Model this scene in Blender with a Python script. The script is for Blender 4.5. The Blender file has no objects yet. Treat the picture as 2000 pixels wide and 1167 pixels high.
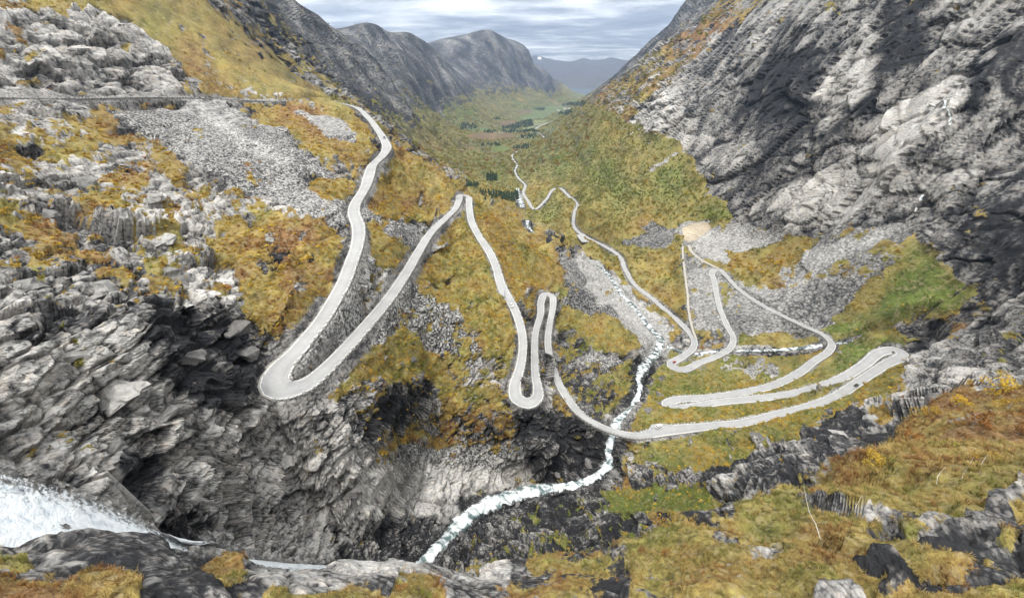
import bpy, math, random
import numpy as np
from mathutils import Vector, Matrix, Euler

# ------------------------------------------------------------------ camera, sky, sun, exposure
sc = bpy.context.scene
C = sc.collection
F_PX, PITCH = 800.0, math.radians(30.5)          # focal length for a 2000 px wide frame, pitch below the horizon
cam_d = bpy.data.cameras.new('camera')
cam_d.sensor_width = 36.0
cam_d.lens = 36.0 * F_PX / 2000.0
cam_d.clip_start, cam_d.clip_end = 0.3, 60000.0
cam = bpy.data.objects.new('camera', cam_d)
cam.rotation_euler = (math.pi / 2 - PITCH, 0, 0)
C.objects.link(cam)
sc.camera = cam

SUN_EL, SUN_AZ = math.radians(66), math.radians(-160)      # azimuth from +Y towards +X
world = bpy.data.worlds.new('World')
sc.world = world
world.use_nodes = True

def N(nt, typ, **kw):
    n = nt.nodes.new(typ)
    for k, v in kw.items():
        if k == 'inp':
            for kk, vv in v.items():
                n.inputs[kk].default_value = vv
        else:
            setattr(n, k, v)
    return n

def sky_nodes():
    nt = world.node_tree
    nt.nodes.clear()
    L = nt.links.new
    out = N(nt, 'ShaderNodeOutputWorld')
    bg = N(nt, 'ShaderNodeBackground', inp={'Strength': 0.10})
    sky = N(nt, 'ShaderNodeTexSky', sky_type='NISHITA', sun_disc=False, sun_elevation=SUN_EL, sun_rotation=SUN_AZ)
    sky.air_density, sky.dust_density, sky.ozone_density = 1.0, 1.5, 2.0
    tc = N(nt, 'ShaderNodeTexCoord')
    sep = N(nt, 'ShaderNodeSeparateXYZ')
    L(tc.outputs['Generated'], sep.inputs[0])
    zz = N(nt, 'ShaderNodeMath', operation='MAXIMUM', inp={1: 0.0}); L(sep.outputs['Z'], zz.inputs[0])
    za = N(nt, 'ShaderNodeMath', operation='ADD', inp={1: 0.085}); L(zz.outputs[0], za.inputs[0])
    dx = N(nt, 'ShaderNodeMath', operation='DIVIDE'); L(sep.outputs['X'], dx.inputs[0]); L(za.outputs[0], dx.inputs[1])
    dy = N(nt, 'ShaderNodeMath', operation='DIVIDE'); L(sep.outputs['Y'], dy.inputs[0]); L(za.outputs[0], dy.inputs[1])
    cmb = N(nt, 'ShaderNodeCombineXYZ'); L(dx.outputs[0], cmb.inputs[0]); L(dy.outputs[0], cmb.inputs[1])
    # the deck of stratocumulus: a flat sheet of cloud seen in perspective
    mp = N(nt, 'ShaderNodeMapping'); mp.inputs['Scale'].default_value = (0.30, 0.40, 1); mp.inputs['Location'].default_value = (3.1, 1.7, 0)
    L(cmb.outputs[0], mp.inputs['Vector'])
    n1 = N(nt, 'ShaderNodeTexNoise', inp={'Scale': 1.0, 'Detail': 9.0, 'Roughness': 0.62, 'Distortion': 0.8}); L(mp.outputs[0], n1.inputs['Vector'])
    n2 = N(nt, 'ShaderNodeTexNoise', inp={'Scale': 3.1, 'Detail': 6.0, 'Roughness': 0.6, 'Distortion': 0.3}); L(mp.outputs[0], n2.inputs['Vector'])
    cov = N(nt, 'ShaderNodeMapRange', inp={'From Min': 0.22, 'From Max': 0.36}); cov.interpolation_type = 'SMOOTHSTEP'; L(n1.outputs[0], cov.inputs[0])
    mixd = N(nt, 'ShaderNodeMix', data_type='FLOAT', inp={0: 0.4}); L(n1.outputs[0], mixd.inputs[2]); L(n2.outputs[0], mixd.inputs[3])
    ramp = N(nt, 'ShaderNodeValToRGB')
    e = ramp.color_ramp.elements
    e[0].position, e[0].color = 0.425, (16.0, 15.8, 15.2, 1)
    e[1].position, e[1].color = 0.61, (3.5, 3.65, 3.95, 1)
    m = e.new(0.475); m.color = (11.0, 11.0, 10.9, 1)
    m = e.new(0.535); m.color = (5.9, 6.05, 6.3, 1)
    L(mixd.outputs[0], ramp.inputs[0])
    mx = N(nt, 'ShaderNodeMix', data_type='RGBA'); L(cov.outputs[0], mx.inputs[0]); L(sky.outputs[0], mx.inputs[6]); L(ramp.outputs[0], mx.inputs[7])
    # an overcast sky is about three times as bright overhead as at the horizon
    gr_ = N(nt, 'ShaderNodeMath', operation='MULTIPLY_ADD', inp={1: 0.95, 2: 0.42}); L(zz.outputs[0], gr_.inputs[0])
    vm = N(nt, 'ShaderNodeVectorMath', operation='SCALE'); L(mx.outputs[2], vm.inputs[0]); L(gr_.outputs[0], vm.inputs['Scale'])
    L(vm.outputs[0], bg.inputs[0]); L(bg.outputs[0], out.inputs[0])
sky_nodes()

sun_d = bpy.data.lights.new('sun', 'SUN')
sun_d.energy, sun_d.angle, sun_d.color = 1.5, math.radians(11), (1.0, 0.95, 0.87)
sun = bpy.data.objects.new('sun', sun_d)
sdir = Vector((math.sin(SUN_AZ) * math.cos(SUN_EL), math.cos(SUN_AZ) * math.cos(SUN_EL), math.sin(SUN_EL)))
sun.rotation_euler = (-sdir).to_track_quat('-Z', 'Y').to_euler()
C.objects.link(sun)

sc.view_settings.view_transform = 'Standard'
sc.view_settings.look = 'None'
sc.view_settings.exposure, sc.view_settings.gamma = 0.92, 1.0
sc.view_settings.use_curve_mapping = False
sc.cycles.use_denoising = True
sc.cycles.max_bounces = 4
sc.cycles.diffuse_bounces = 2
sc.cycles.adaptive_threshold = 0.03
sc.cycles.volume_bounces = 0
sc.cycles.transparent_max_bounces = 6

rng = np.random.default_rng(7)
random.seed(7)

# ------------------------------------------------------------------ survey: image rays -> points of the place
CP, SP = math.cos(PITCH), math.sin(PITCH)
def ray(px, py):
    cx = (px - 1000) / F_PX; cy = (583.5 - py) / F_PX
    return cx, CP + cy * SP, cy * CP - SP
def at_r(px, py, r):          # point at horizontal distance r
    x, y, z = ray(px, py); k = r / math.hypot(x, y)
    return np.array([x * k, y * k, z * k])
def at_d(px, py, d):          # point d metres below the camera
    x, y, z = ray(px, py); k = -d / z
    return np.array([x * k, y * k, -d])

# ------------------------------------------------------------------ noise in numpy
def _hash(ix, iy, iz, s):
    h = (ix.astype(np.uint32) * np.uint32(0x8da6b343)) ^ (iy.astype(np.uint32) * np.uint32(0xd8163841)) ^ (iz.astype(np.uint32) * np.uint32(0xcb1ab31f)) ^ np.uint32(s * 0x9e3779b1 & 0xffffffff)
    h ^= h >> np.uint32(15); h *= np.uint32(0x2c1b3c6d); h ^= h >> np.uint32(12); h *= np.uint32(0x297a2d39); h ^= h >> np.uint32(15)
    return h
def perlin(x, y, z, s=0):
    x = np.asarray(x, np.float32); y = np.asarray(y, np.float32); z = np.asarray(z, np.float32)
    fx, fy, fz = np.floor(x), np.floor(y), np.floor(z)
    ix, iy, iz = fx.astype(np.int32), fy.astype(np.int32), fz.astype(np.int32)
    x, y, z = x - fx, y - fy, z - fz
    u, v, w = (t * t * t * (t * (t * 6 - 15) + 10) for t in (x, y, z))
    def g(dx, dy, dz):
        h = _hash(ix + dx, iy + dy, iz + dz, s)
        k = np.float32(2 / 1023.0)
        return ((h & 1023).astype(np.float32) * k - 1) * (x - dx) + (((h >> 10) & 1023).astype(np.float32) * k - 1) * (y - dy) + (((h >> 20) & 1023).astype(np.float32) * k - 1) * (z - dz)
    def lerp(a, b, t): return a + t * (b - a)
    return lerp(lerp(lerp(g(0, 0, 0), g(1, 0, 0), u), lerp(g(0, 1, 0), g(1, 1, 0), u), v),
                lerp(lerp(g(0, 0, 1), g(1, 0, 1), u), lerp(g(0, 1, 1), g(1, 1, 1), u), v), w)
def fbm(x, y, z, o=4, s=0, gain=0.5):
    a, t = 1.0, 0
    for k in range(o):
        t = t + a * perlin(x, y, z, s + k); x, y, z = x * 2.03, y * 2.03, z * 2.03; a *= gain
    return t
def worley(x, y, z, s=0):
    """F1, F2-F1, a random value of the nearest cell and a random tilt plane through it (blocks with flat faces and joints)"""
    x = np.asarray(x, np.float32); y = np.asarray(y, np.float32); z = np.asarray(z, np.float32)
    ix, iy, iz = (np.floor(t - 0.5).astype(np.int32) for t in (x, y, z))
    f1 = np.full(x.shape, 9, np.float32); f2 = f1.copy(); val = np.zeros(x.shape, np.float32); til = val.copy()
    for dx in (0, 1):
        for dy in (0, 1):
            for dz in (0, 1):
                h = _hash(ix + dx, iy + dy, iz + dz, s)
                k = np.float32(0.8 / 1023)
                px = ix + dx + 0.1 + (h & 1023).astype(np.float32) * k - x
                py = iy + dy + 0.1 + ((h >> 10) & 1023).astype(np.float32) * k - y
                pz = iz + dz + 0.1 + ((h >> 20) & 1023).astype(np.float32) * k - z
                d = np.sqrt(px * px + py * py + pz * pz)
                c = d < f1
                f2 = np.where(c, f1, np.minimum(f2, d)); val = np.where(c, ((h >> 7) & 255).astype(np.float32) / 255, val); f1 = np.where(c, d, f1)
                g = _hash(ix + dx, iy + dy, iz + dz, s + 999)
                til = np.where(c, ((g & 255).astype(np.float32) / 127.5 - 1) * px + (((g >> 8) & 255).astype(np.float32) / 127.5 - 1) * py + (((g >> 16) & 255).astype(np.float32) / 127.5 - 1) * pz, til)
    return f1, f2 - f1, val, til
def sstep(a, b, x):
    t = np.clip((x - a) / (b - a), 0, 1); return t * t * (3 - 2 * t)

# ------------------------------------------------------------------ the road: pixel of the centre line, depth below camera, width
ROAD = np.array([
 (-260,188,10,6),(-100,190,14,6),(0,191,18,6),(150,192,21,6),(280,190,24,6),(370,191,27,6),(480,196,34,6),(600,200,43,6),(660,201,49,6),(690,208,53,6),(715,226,57,6),(735,250,61,6.5),(751,275,65,7),(755,290,66,8),(746,305,67,7),(728,322,68,7),(720,345,69,7.5),(712,368,70,6.5),
 (694,398,71.5,6.5),(691,415,72,6.5),(700,445,73,6.5),(697,480,74,6),(685,515,75,6),(672,550,76,6),(650,590,77,6),(625,630,78,6),(600,660,79,6.2),(575,690,80,6.8),(548,718,81,8.5),(536,745,82,9),(553,761,82.7,9),(585,755,83.4,8),(610,742,84.2,7),(640,716,85.5,6.2),(680,675,87.5,6),(720,630,90,6),
 (760,582,93,6),(795,530,97,6),(820,487,101,6),(840,456,104,6),(868,428,108,6),(889,408,111,5.5),(896,393,113,6),(901,381,115,6.5),(913,384,117,6.5),(916,402,119,6),(921,432,122,6),(936,462,126,6),(956,492,130,6.5),(969,522,134,6),(977,550,137,6.5),(986,570,140,6.5),(1001,595,143,6),(1014,628,147,5.6),(1021,665,150,5.3),
 (1019,700,153,5.3),(1012,730,155,6),(1005,755,156.5,7),(1010,778,158,8),(1030,787,159.5,8.5),(1049,776,161,7),(1050,755,162,5.6),(1046,735,163,5),(1044,690,165,4.6),(1046,650,167,4.6),(1056,612,169,5.2),(1057,588,170.5,6),(1066,574,172,6.5),(1078,578,173.5,6),(1080,597,175,5.2),(1074,630,177,4.6),(1070,670,179.5,5),
 (1076,705,182,4.5),(1090,745,185,5),(1112,782,187,5.5),(1138,812,188.5,4.8),(1165,828,189.3,4.4),(1200,842,190,4.3),(1243,850,191,5),(1300,840,192.5,8),(1380,832,194,6.3),(1450,825,195.5,6.5),(1520,809,197,7),(1580,794,198.5,7),(1630,775,200,7),(1670,750,202,7),(1700,730,203.5,7),(1735,708,205,8),(1764,693,206.5,10),(1750,683,208,10),
 (1718,688,209.5,9),(1690,710,211,8),(1650,735,212.5,7.5),(1600,755,214,7),(1540,770,215.5,7),(1470,778,217,7),(1400,785,218.5,7),(1345,795,219.5,7.5),(1315,797,220.2,7.5),(1302,789,221,8),(1320,780,222,7.5),(1380,776,223.5,7),(1450,766,225.5,7),(1510,752,227.5,7),(1560,728,230,7),(1590,705,232,6.5),(1618,686,234,6.5),
 (1624,670,236,6.5),(1605,652,238,6.3),(1570,636,240,6),(1520,612,243,6),(1480,590,246,6),(1440,562,249,6),(1418,538,251.5,6),(1404,526,253,6.5),(1391,530,254.5,7),(1395,548,256,7),(1399,572,257.5,6.5),(1405,600,259,6.5),(1420,635,261.5,6.5),(1432,660,263,6.5),(1425,680,265,6.5),(1400,695,266.5,6.5),(1365,708,268.5,7),(1338,721,270,8),
 (1316,719,271,9),(1311,710,272,9),(1335,695,273,7.5),(1355,677,274.5,7),(1354,660,276,7),(1335,636,278,7.5),(1308,612,280.5,6.5),(1270,580,284,6.5),(1240,556,287,6.5),(1221,526,290,6.5),(1210,500,292.5,6.5),(1180,480,295,6.5),(1150,465,297.5,6.5),(1130,453,299,6.5),(1120,440,300.5,6.5),(1122,415,303,6.5),(1127,398,305,6.5),(1110,382,308,6.5),
 (1091,367,311,7),(1082,369,313,7),(1066,390,316,6.5),(1045,408,319,7),(1031,392,322,6.5),(1022,375,325,6.5),(1026,362,328,7),(1012,347,332,7),(1006,333,336,7),(1010,323,340,8),(1003,312,346,8),(1000,305,350,8),(1010,296,356,8),(1035,290,361,9),(1062,270,374,10),(1046,252,390,10),(1062,243,402,11),(1090,233,420,12)], float)
# river: px, py, depth, width(m), in flow order from the foot of the falls
RIVER = np.array([(810,1112,158,3.5),(845,1078,163,5),(880,1040,170,6),(905,1015,174,9),(940,990,179,8),(990,970,184,8),(1050,955,190,8),(1090,950,194,6.5),(1130,945,197,6),(1170,925,200.5,6),(1190,900,204,6),(1188,880,206,5),(1195,855,207.5,5),(1203,830,209.5,7),(1208,818,212,6),(1228,800,219,4),(1243,780,226,5),(1250,755,234,5),(1247,740,241,5),(1258,715,255,10),
 (1280,690,268,13),(1290,660,276,13),(1275,645,279,12),(1258,625,282,11),(1240,600,285,10),(1215,575,288,10),(1195,545,291,11),(1170,522,293.5,16),(1140,512,295.5,16),(1105,508,297.5,9),(1082,493,300,11),(1060,472,303,9),(1043,455,306,8),(1030,440,309,9),(1031,430,311,12)], float)
RIVER_B = np.array([(1021,405,317,11),(1016,392,320,13),(1012,378,323,11),(1011,367,326,9)], float)
CREEK = np.array([(1885,588,178,3),(1868,608,184,4),(1840,625,190,4),(1790,645,199,5),(1740,655,207,6),(1690,662,222,5),(1650,668,233,5),(1620,672,239.5,4),(1600,674,242,5),(1560,679,246.5,5),(1500,683,254.5,5),(1450,684,263.5,5),(1428,684,267.5,4),(1400,685,269,5),(1345,690,275.8,4),(1296,672,276.8,5)], float)
FALL = np.array([(-443,940,33,9),(0,968,45.5,9),(80,977,50,9),(160,998,54.5,8.5),(240,1020,59.5,8),(300,1038,63.5,8),(360,1058,70,7.5),(450,1090,86,6),(560,1105,104,5.5),(680,1112,128,5),(770,1115,148,4.5),(810,1112,158,3.5)], float)

def spline3(a, step=2.0, it=1):
    """Catmull-Rom through the surveyed points -> N x (x, y, z, width)"""
    P = np.array([list(at_d(px, py, d)) + [w] for px, py, d, w in a])
    Q = np.vstack([2 * P[0] - P[1], P, 2 * P[-1] - P[-2]])
    out = []
    for i in range(1, len(Q) - 2):
        p0, p1, p2, p3 = Q[i - 1:i + 3]
        # centripetal parametrisation keeps the hairpins from looping
        t0 = 0; t1 = t0 + max(1e-3, np.linalg.norm(p1[:3] - p0[:3])) ** .5; t2 = t1 + max(1e-3, np.linalg.norm(p2[:3] - p1[:3])) ** .5; t3 = t2 + max(1e-3, np.linalg.norm(p3[:3] - p2[:3])) ** .5
        n = max(2, int(np.linalg.norm(p2[:3] - p1[:3]) / step))
        t = np.linspace(t1, t2, n, endpoint=False)[:, None]
        A1 = (t1 - t) / (t1 - t0) * p0 + (t - t0) / (t1 - t0) * p1; A2 = (t2 - t) / (t2 - t1) * p1 + (t - t1) / (t2 - t1) * p2; A3 = (t3 - t) / (t3 - t2) * p2 + (t - t2) / (t3 - t2) * p3
        B1 = (t2 - t) / (t2 - t0) * A1 + (t - t0) / (t2 - t0) * A2; B2 = (t3 - t) / (t3 - t1) * A2 + (t - t1) / (t3 - t1) * A3
        out.append((t2 - t) / (t2 - t1) * B1 + (t - t1) / (t2 - t1) * B2)
    return np.vstack(out + [P[-1:]])

# the track that leaves the upper right hairpin, and the layby
TRACK = np.array([(1404,524,252.5,4),(1372,508,250,4),(1352,492,248.5,4),(1345,478,248,4)], float)
TRACK2 = np.array([(1333,476,249,2.6),(1334,500,251.5,2.6),(1338,535,256,2.6),(1343,575,262,2.6),(1345,605,268,2.6),(1352,640,273,2.6),(1360,662,275.5,2.6)], float)

# ------------------------------------------------------------------ the relief: control points px, py, horizontal distance
CTRL = """
-300,100,330 -300,0,400 -150,60,400 0,100,390 0,0,470 150,80,450 250,55,500 200,130,430 330,140,460 300,0,680 400,75,640 500,130,650 560,162,650 100,150,395 450,160,560 150,0,560
640,196,640 -300,300,230 0,300,262 150,300,270 300,300,285 450,300,300 600,300,315 300,235,370 500,240,420 620,235,470 -300,450,140 0,450,168 150,450,175 300,450,185 450,450,195 580,480,175 600,400,222 450,380,240 150,370,222
-300,600,100 0,600,118 150,600,121 300,600,124 450,620,121 540,600,138 -300,750,80 0,750,92 150,750,93 300,750,95 420,780,97 460,700,108 0,880,80 150,900,79 300,920,79 420,900,91 0,905,74
100,930,74 200,960,73 300,1005,72 400,1000,82 500,1000,91 600,1050,90 500,1080,80 650,1085,83 750,1075,90 600,980,97 600,900,106 700,950,111 800,970,116 900,958,127 1000,915,148 700,880,121 750,900,127 850,890,138 950,870,150 680,1020,97 780,1020,103
700,800,128 600,800,117 800,800,140 900,800,150 980,820,153 800,650,168 900,600,205 900,700,170 850,560,222 800,730,152 950,650,192 930,560,240 870,480,290 960,440,365 780,470,225 760,520,190 800,400,330 800,340,390 850,325,430 890,352,437 780,290,440 720,560,172 680,620,150 640,680,128 850,850,147
1060,850,166 1100,848,172 1150,870,176 1050,900,158 1130,900,171 1000,1050,99 950,1010,111 900,1070,93 1100,1030,102 1250,1000,100 1100,990,127 1250,900,170 1300,960,120 1350,900,165 1400,960,96 1500,920,105 1500,870,185 1650,840,168 1700,800,208 1600,860,160 1750,760,285 1800,720,320 1400,870,190 1250,940,150
1110,700,262 1150,650,310 1150,720,262 1150,780,222 1100,620,345 1120,560,395 1080,530,400 1060,500,460 1010,480,540 1000,440,620 960,400,760 1100,460,560 1180,600,385 1220,680,318 1180,700,280 1200,760,240 1020,540,300
1330,750,322 1300,730,338 1450,720,375 1500,700,405 1400,745,332 1560,660,458 1700,700,402 1650,690,405 1350,830,213 1280,800,232
1340,560,535 1300,540,585 1250,500,640 1250,450,725 1250,350,880 1330,300,920 1330,400,740 1400,350,760 1350,450,690 1440,440,690 1520,455,660 1600,530,535 1500,530,560 1700,500,520 1780,425,565 1880,560,450 1800,600,435 1700,630,446 1450,640,444 1550,600,493 1640,610,490 1880,470,515 1600,460,630 1380,480,645
1060,320,1450 1100,330,1260 1150,300,1250 1200,260,1220 1150,197,1950 1250,230,1180 1200,350,940 1150,400,820 1200,430,730 1180,240,1400 1090,270,1650 1120,232,2100
1300,200,1150 1400,200,960 1400,100,1220 1400,12,1560 1300,85,1680 1220,150,1800 1500,100,960 1500,0,1180 1500,300,740 1420,280,860 1600,300,690 1600,200,750 1600,0,920 1700,350,630 1700,200,690 1750,0,800 1850,350,570 1850,200,600 1900,0,720 2000,0,690 2000,300,590 2000,500,445 1930,600,425 1940,520,458 1900,680,350 2000,680,320 2300,600,330 2300,300,490 2300,0,600 1850,700,330
1340,0,3000 1300,58,3300 1220,128,3900 1190,160,4600 1164,186,5400
575,0,1650 620,28,1750 660,58,1850 690,77,1900 450,20,1000 560,62,1230 620,130,1280 700,160,1480 760,170,1750 800,215,1800 850,215,2400 700,200,1180 760,240,1250 820,280,1420 860,300,1600 500,40,1150 640,80,1500 880,245,2500
720,47,3000 700,60,2900 760,62,3300 810,68,3700 830,82,3900 800,120,3000 850,160,3200 900,210,3500 960,225,4100 860,110,3900
870,80,5200 930,76,5400 965,70,5500 1000,90,5800 1040,112,6100 1075,150,6500 1105,178,6900 1130,192,7300 920,130,5000 950,180,4700 1020,160,5600 1000,210,4700 1060,195,6200
1060,140,7700 1090,158,7900 1122,184,8200
900,330,1420 920,345,1250 950,300,1950 980,270,2650 1000,240,3700 1080,215,5100 1130,198,6900 1150,188,8300 890,300,1900 930,260,2900 1060,250,3050 1040,280,2250 960,330,1400 910,362,1050 960,372,960
"""
# hidden ground (azimuth in degrees, distance, height): behind crests, under the viewpoint, outside the frame
HIDDEN = """
-12,900,-300 -8,700,-245 -16,900,-250 -20,850,-190 -3,600,-225 -14,600,-160 -10,560,-190 -24,800,-60 -30,1200,260 -40,900,300 -50,700,260 -65,450,160 -80,200,60 -80,400,200 -80,1500,700 -60,1500,800
-70,100,-42 -80,90,-35 -66,46,-80 -74,46,-75 -60,48,-95 -50,30,-100 -20,30,-150 0,30,-155 20,30,-140 40,30,-110 60,40,-60 80,40,-30 -70,30,-60 -40,45,-112 -20,60,-150 0,60,-155 20,60,-150 40,60,-105 0,86,-163 15,75,-155 -30,62,-138
60,100,-90 70,150,-60 80,150,-20 80,400,100 60,250,-115 70,400,60 60,600,120 55,100,-85 50,140,-110 48,80,-90 42,1500,500 55,1200,500 70,1200,600 30,2600,600 35,4000,900 20,2600,120 25,6000,700 15,5200,80 50,3500,1000 80,3000,1000
-25,3000,200 -35,3500,500 -45,3000,900 -20,4500,110 -15,5500,150 -8,7500,60 -12,9000,60 -30,8000,200 -60,5000,1000 -4,8500,0 2,8000,-330
-14,2300,-50 -9,3000,-340 -11,4600,-60
"""
FARRIDGE = "1020,125,13500 1040,109,13500 1052,106,13500 1066,114,13500 1078,123,13500 1090,118,13800 1108,117,13800 1118,121,14000 1140,113,14000 1160,119,14000 1178,118,14000 1195,112,14000 1215,117,14000 1235,120,14000 1260,118,14000"

# skylines: px, py, distance; the ground behind falls away
SKYLINE = """575,0,1650 600,14,1700 620,28,1750 640,44,1800 660,58,1850 678,72,1880
676,64,2900 690,56,2950 705,49,3000 720,47,3000 740,50,3100 760,58,3250 776,68,3400 800,66,3600 815,70,3700 832,84,3800 850,90,3900
850,88,5200 870,80,5200 900,77,5300 930,75,5400 950,71,5450 965,70,5500 978,75,5600 1000,88,5800 1020,98,5950 1040,112,6100 1058,130,6300 1075,150,6500 1090,164,6700 1105,178,6900 1120,188,7200
1072,138,7700 1090,152,7900 1108,170,8100 1125,184,8300"""
# lip of the ledge under the viewpoint
EDGE = "-420,1000,24 -150,1030,20 0,1050,18.5 100,1042,18 200,1035,17 280,1050,15.5 380,1072,14.5 480,1095,13 560,1108,12 650,1103,11 740,1098,10.5 840,1098,10.2 920,1105,10.2 1000,1090,11 1080,1085,12 1150,1080,12.5 1230,1062,13.5 1300,1035,15 1370,995,17.5 1450,975,20 1560,962,24 1640,925,30 1700,890,37 1760,850,45 1800,800,55 1830,765,64 1870,750,70 1930,748,72 2000,742,70 2150,720,66 2500,690,62"
# the visible sheet of the waterfall: upper edge against the rock, lower edge behind the ledge
FALL_TOP = "-330,800,80 -150,858,77 0,914,73.5 70,932,73 140,953,72.5 210,982,72 270,1012,70.5 320,1040,68.5 352,1058,66.5 375,1070,65"
FALL_FOOT = "-330,1010,62 -150,1060,61 0,1090,60.5 70,1085,60.5 140,1080,60.5 210,1078,61 270,1080,61 320,1085,61.5 352,1088,62 375,1090,62.5"
# ------------------------------------------------------------------ fit the relief
def pts_of(txt):
    return [tuple(float(v) for v in t.split(',')) for t in txt.split()]
road_c, river_c, creek_c, fall_c, riverb_c = spline3(ROAD), spline3(RIVER, 1.5), spline3(CREEK), spline3(FALL, 1.5), spline3(RIVER_B, 3)
track_c, track2_c = spline3(TRACK), spline3(TRACK2)
ctrl = [at_r(*p) for p in pts_of(CTRL)] + [at_r(*p) for p in pts_of(FARRIDGE)]
for p in pts_of(SKYLINE):
    ctrl.append(at_r(*p)); b = at_r(p[0], p[1] + 14, p[2] * 1.14); ctrl.append(b)
for p in pts_of(FARRIDGE): ctrl.append(at_r(p[0], p[1] + 9, p[2] * 1.12))
for i, (px, py, d, w) in enumerate(ROAD):
    if i % 2 == 0: ctrl.append(at_d(px, py, d))
for a in (RIVER, CREEK, FALL, RIVER_B, TRACK2):
    for i, (px, py, d, w) in enumerate(a):
        if i % 2 == 0: ctrl.append(at_d(px, py, d))
for az, r, z in pts_of(HIDDEN):
    a = math.radians(az); ctrl.append(np.array([r * math.sin(a), r * math.cos(a), z]))
for az in np.arange(-84, 85, 4):               # fjord and far plain, ground behind the far range
    a = math.radians(az)
    if -2 < az < 14: ctrl.append(np.array([10500 * math.sin(a), 10500 * math.cos(a), -640.]))
    ctrl.append(np.array([17500 * math.sin(a), 17500 * math.cos(a), -700.]))
for az in (-40, -25, -12, -5, 22, 35, 50): ctrl.append(np.array([14000 * math.sin(math.radians(az)), 14000 * math.cos(math.radians(az)), 150.]))
ctrl = np.array(ctrl)
cu = np.stack([np.arctan2(ctrl[:, 0], ctrl[:, 1]), np.log(np.hypot(ctrl[:, 0], ctrl[:, 1]))], 1)
cv = ctrl[:, 2] / np.hypot(ctrl[:, 0], ctrl[:, 1])
# drop control points that nearly coincide
keep = []
for i in range(len(cu)):
    if all((cu[i, 0] - cu[j, 0]) ** 2 + (cu[i, 1] - cu[j, 1]) ** 2 > 0.02 ** 2 for j in keep): keep.append(i)
cu, cv = cu[keep], cv[keep]
MQ = 0.02
def mq(a, b):
    return np.sqrt((a[:, None, 0] - b[None, :, 0]) ** 2 + (a[:, None, 1] - b[None, :, 1]) ** 2 + MQ * MQ)
n = len(cu)
A = np.zeros((n + 3, n + 3)); A[:n, :n] = mq(cu, cu) - 2e-4 * np.eye(n)
A[:n, n] = A[n, :n] = 1; A[:n, n + 1:] = cu; A[n + 1:, :n] = cu.T
sol = np.linalg.solve(A, np.concatenate([cv, np.zeros(3)]))
LR0, LR1, AZ0, AZ1 = math.log(28), math.log(16800), math.radians(-82), math.radians(82)
GA, GR = 420, 560
ga, gr = np.linspace(AZ0, AZ1, GA), np.linspace(LR0, LR1, GR)
G = np.zeros((GR, GA), np.float32)
solf = sol.astype(np.float32); cuf = cu.astype(np.float32)
for i in range(GR):
    d = np.sqrt((ga[:, None].astype(np.float32) - cuf[None, :, 0]) ** 2 + (np.float32(gr[i]) - cuf[None, :, 1]) ** 2 + np.float32(MQ * MQ))
    G[i] = d @ solf[:n] + solf[n] + solf[n + 1] * ga + solf[n + 2] * gr[i]
def relief(az, lr):
    """height / distance of the bare relief"""
    u = np.clip((az - AZ0) / (AZ1 - AZ0) * (GA - 1), 0, GA - 1.001); v = np.clip((lr - LR0) / (LR1 - LR0) * (GR - 1), 0, GR - 1.001)
    iu, iv = u.astype(int), v.astype(int); fu, fv = u - iu, v - iv
    return (G[iv, iu] * (1 - fu) + G[iv, iu + 1] * fu) * (1 - fv) + (G[iv + 1, iu] * (1 - fu) + G[iv + 1, iu + 1] * fu) * fv

# ------------------------------------------------------------------ the terrain grid (finer where the ground is near)
NA, NR = 840, 1250
az = np.linspace(AZ0, AZ1, NA)
eg = np.array([at_r(*p) for p in pts_of(EDGE)])
ea, ee = np.arctan2(eg[:, 0], eg[:, 1]), eg[:, 2] / np.hypot(eg[:, 0], eg[:, 1])
ks = np.argsort(ea)
ca_ = az[::4]; cl_ = np.linspace(LR0, LR1, 1500)
cl2, ca2 = np.meshgrid(cl_, ca_, indexing='ij')
el = np.arctan(relief(ca2, cl2)); lim = np.arctan(np.interp(ca_, ea[ks], ee[ks]))
run = np.maximum.accumulate(np.maximum(el, lim[None]), axis=0)
vis = sstep(-.03, -.008, el - run)
den = vis * np.abs(np.gradient(el, cl_, axis=0)) + .10 + .20 * vis
def box(a, k, ax):
    p = np.pad(a, [(k, k) if t == ax else (0, 0) for t in range(2)], mode='edge'); c = np.cumsum(np.insert(p, 0, 0, axis=ax), axis=ax)
    n_ = a.shape[ax]; return (np.take(c, np.arange(2 * k + 1, 2 * k + 1 + n_), axis=ax) - np.take(c, np.arange(n_), axis=ax)) / (2 * k + 1)
for _ in range(2): den = box(box(den, 9, 0), 8, 1)
cum = np.cumsum(den, axis=0); cum = (cum - cum[0]) / (cum[-1] - cum[0])
rows_c = np.stack([np.interp(np.linspace(0, 1, NR), cum[:, k], cl_) for k in range(len(ca_))], 1)
LRr = np.stack([np.interp(az, ca_, rows_c[i_]) for i_ in range(NR)], 0)
AZr = np.broadcast_to(az, LRr.shape)
R = np.exp(LRr)
X, Y = R * np.sin(AZr), R * np.cos(AZr)
Z = relief(AZr, LRr) * R
def window(r, a, reach):
    q = min(.9, reach / r); da = math.asin(min(.99, q)); j0, j1 = np.searchsorted(az, [a - da, a + da])
    cols = LRr[:, [max(0, min(NA - 1, j)) for j in (j0, (j0 + j1) // 2, j1)]]
    lo, hi = math.log(max(1, r * (1 - q))), math.log(r * (1 + q))
    i0 = min(np.searchsorted(cols[:, k], lo) for k in range(3)); i1 = max(np.searchsorted(cols[:, k], hi) for k in range(3))
    return np.s_[i0:i1, j0:j1]

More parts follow.
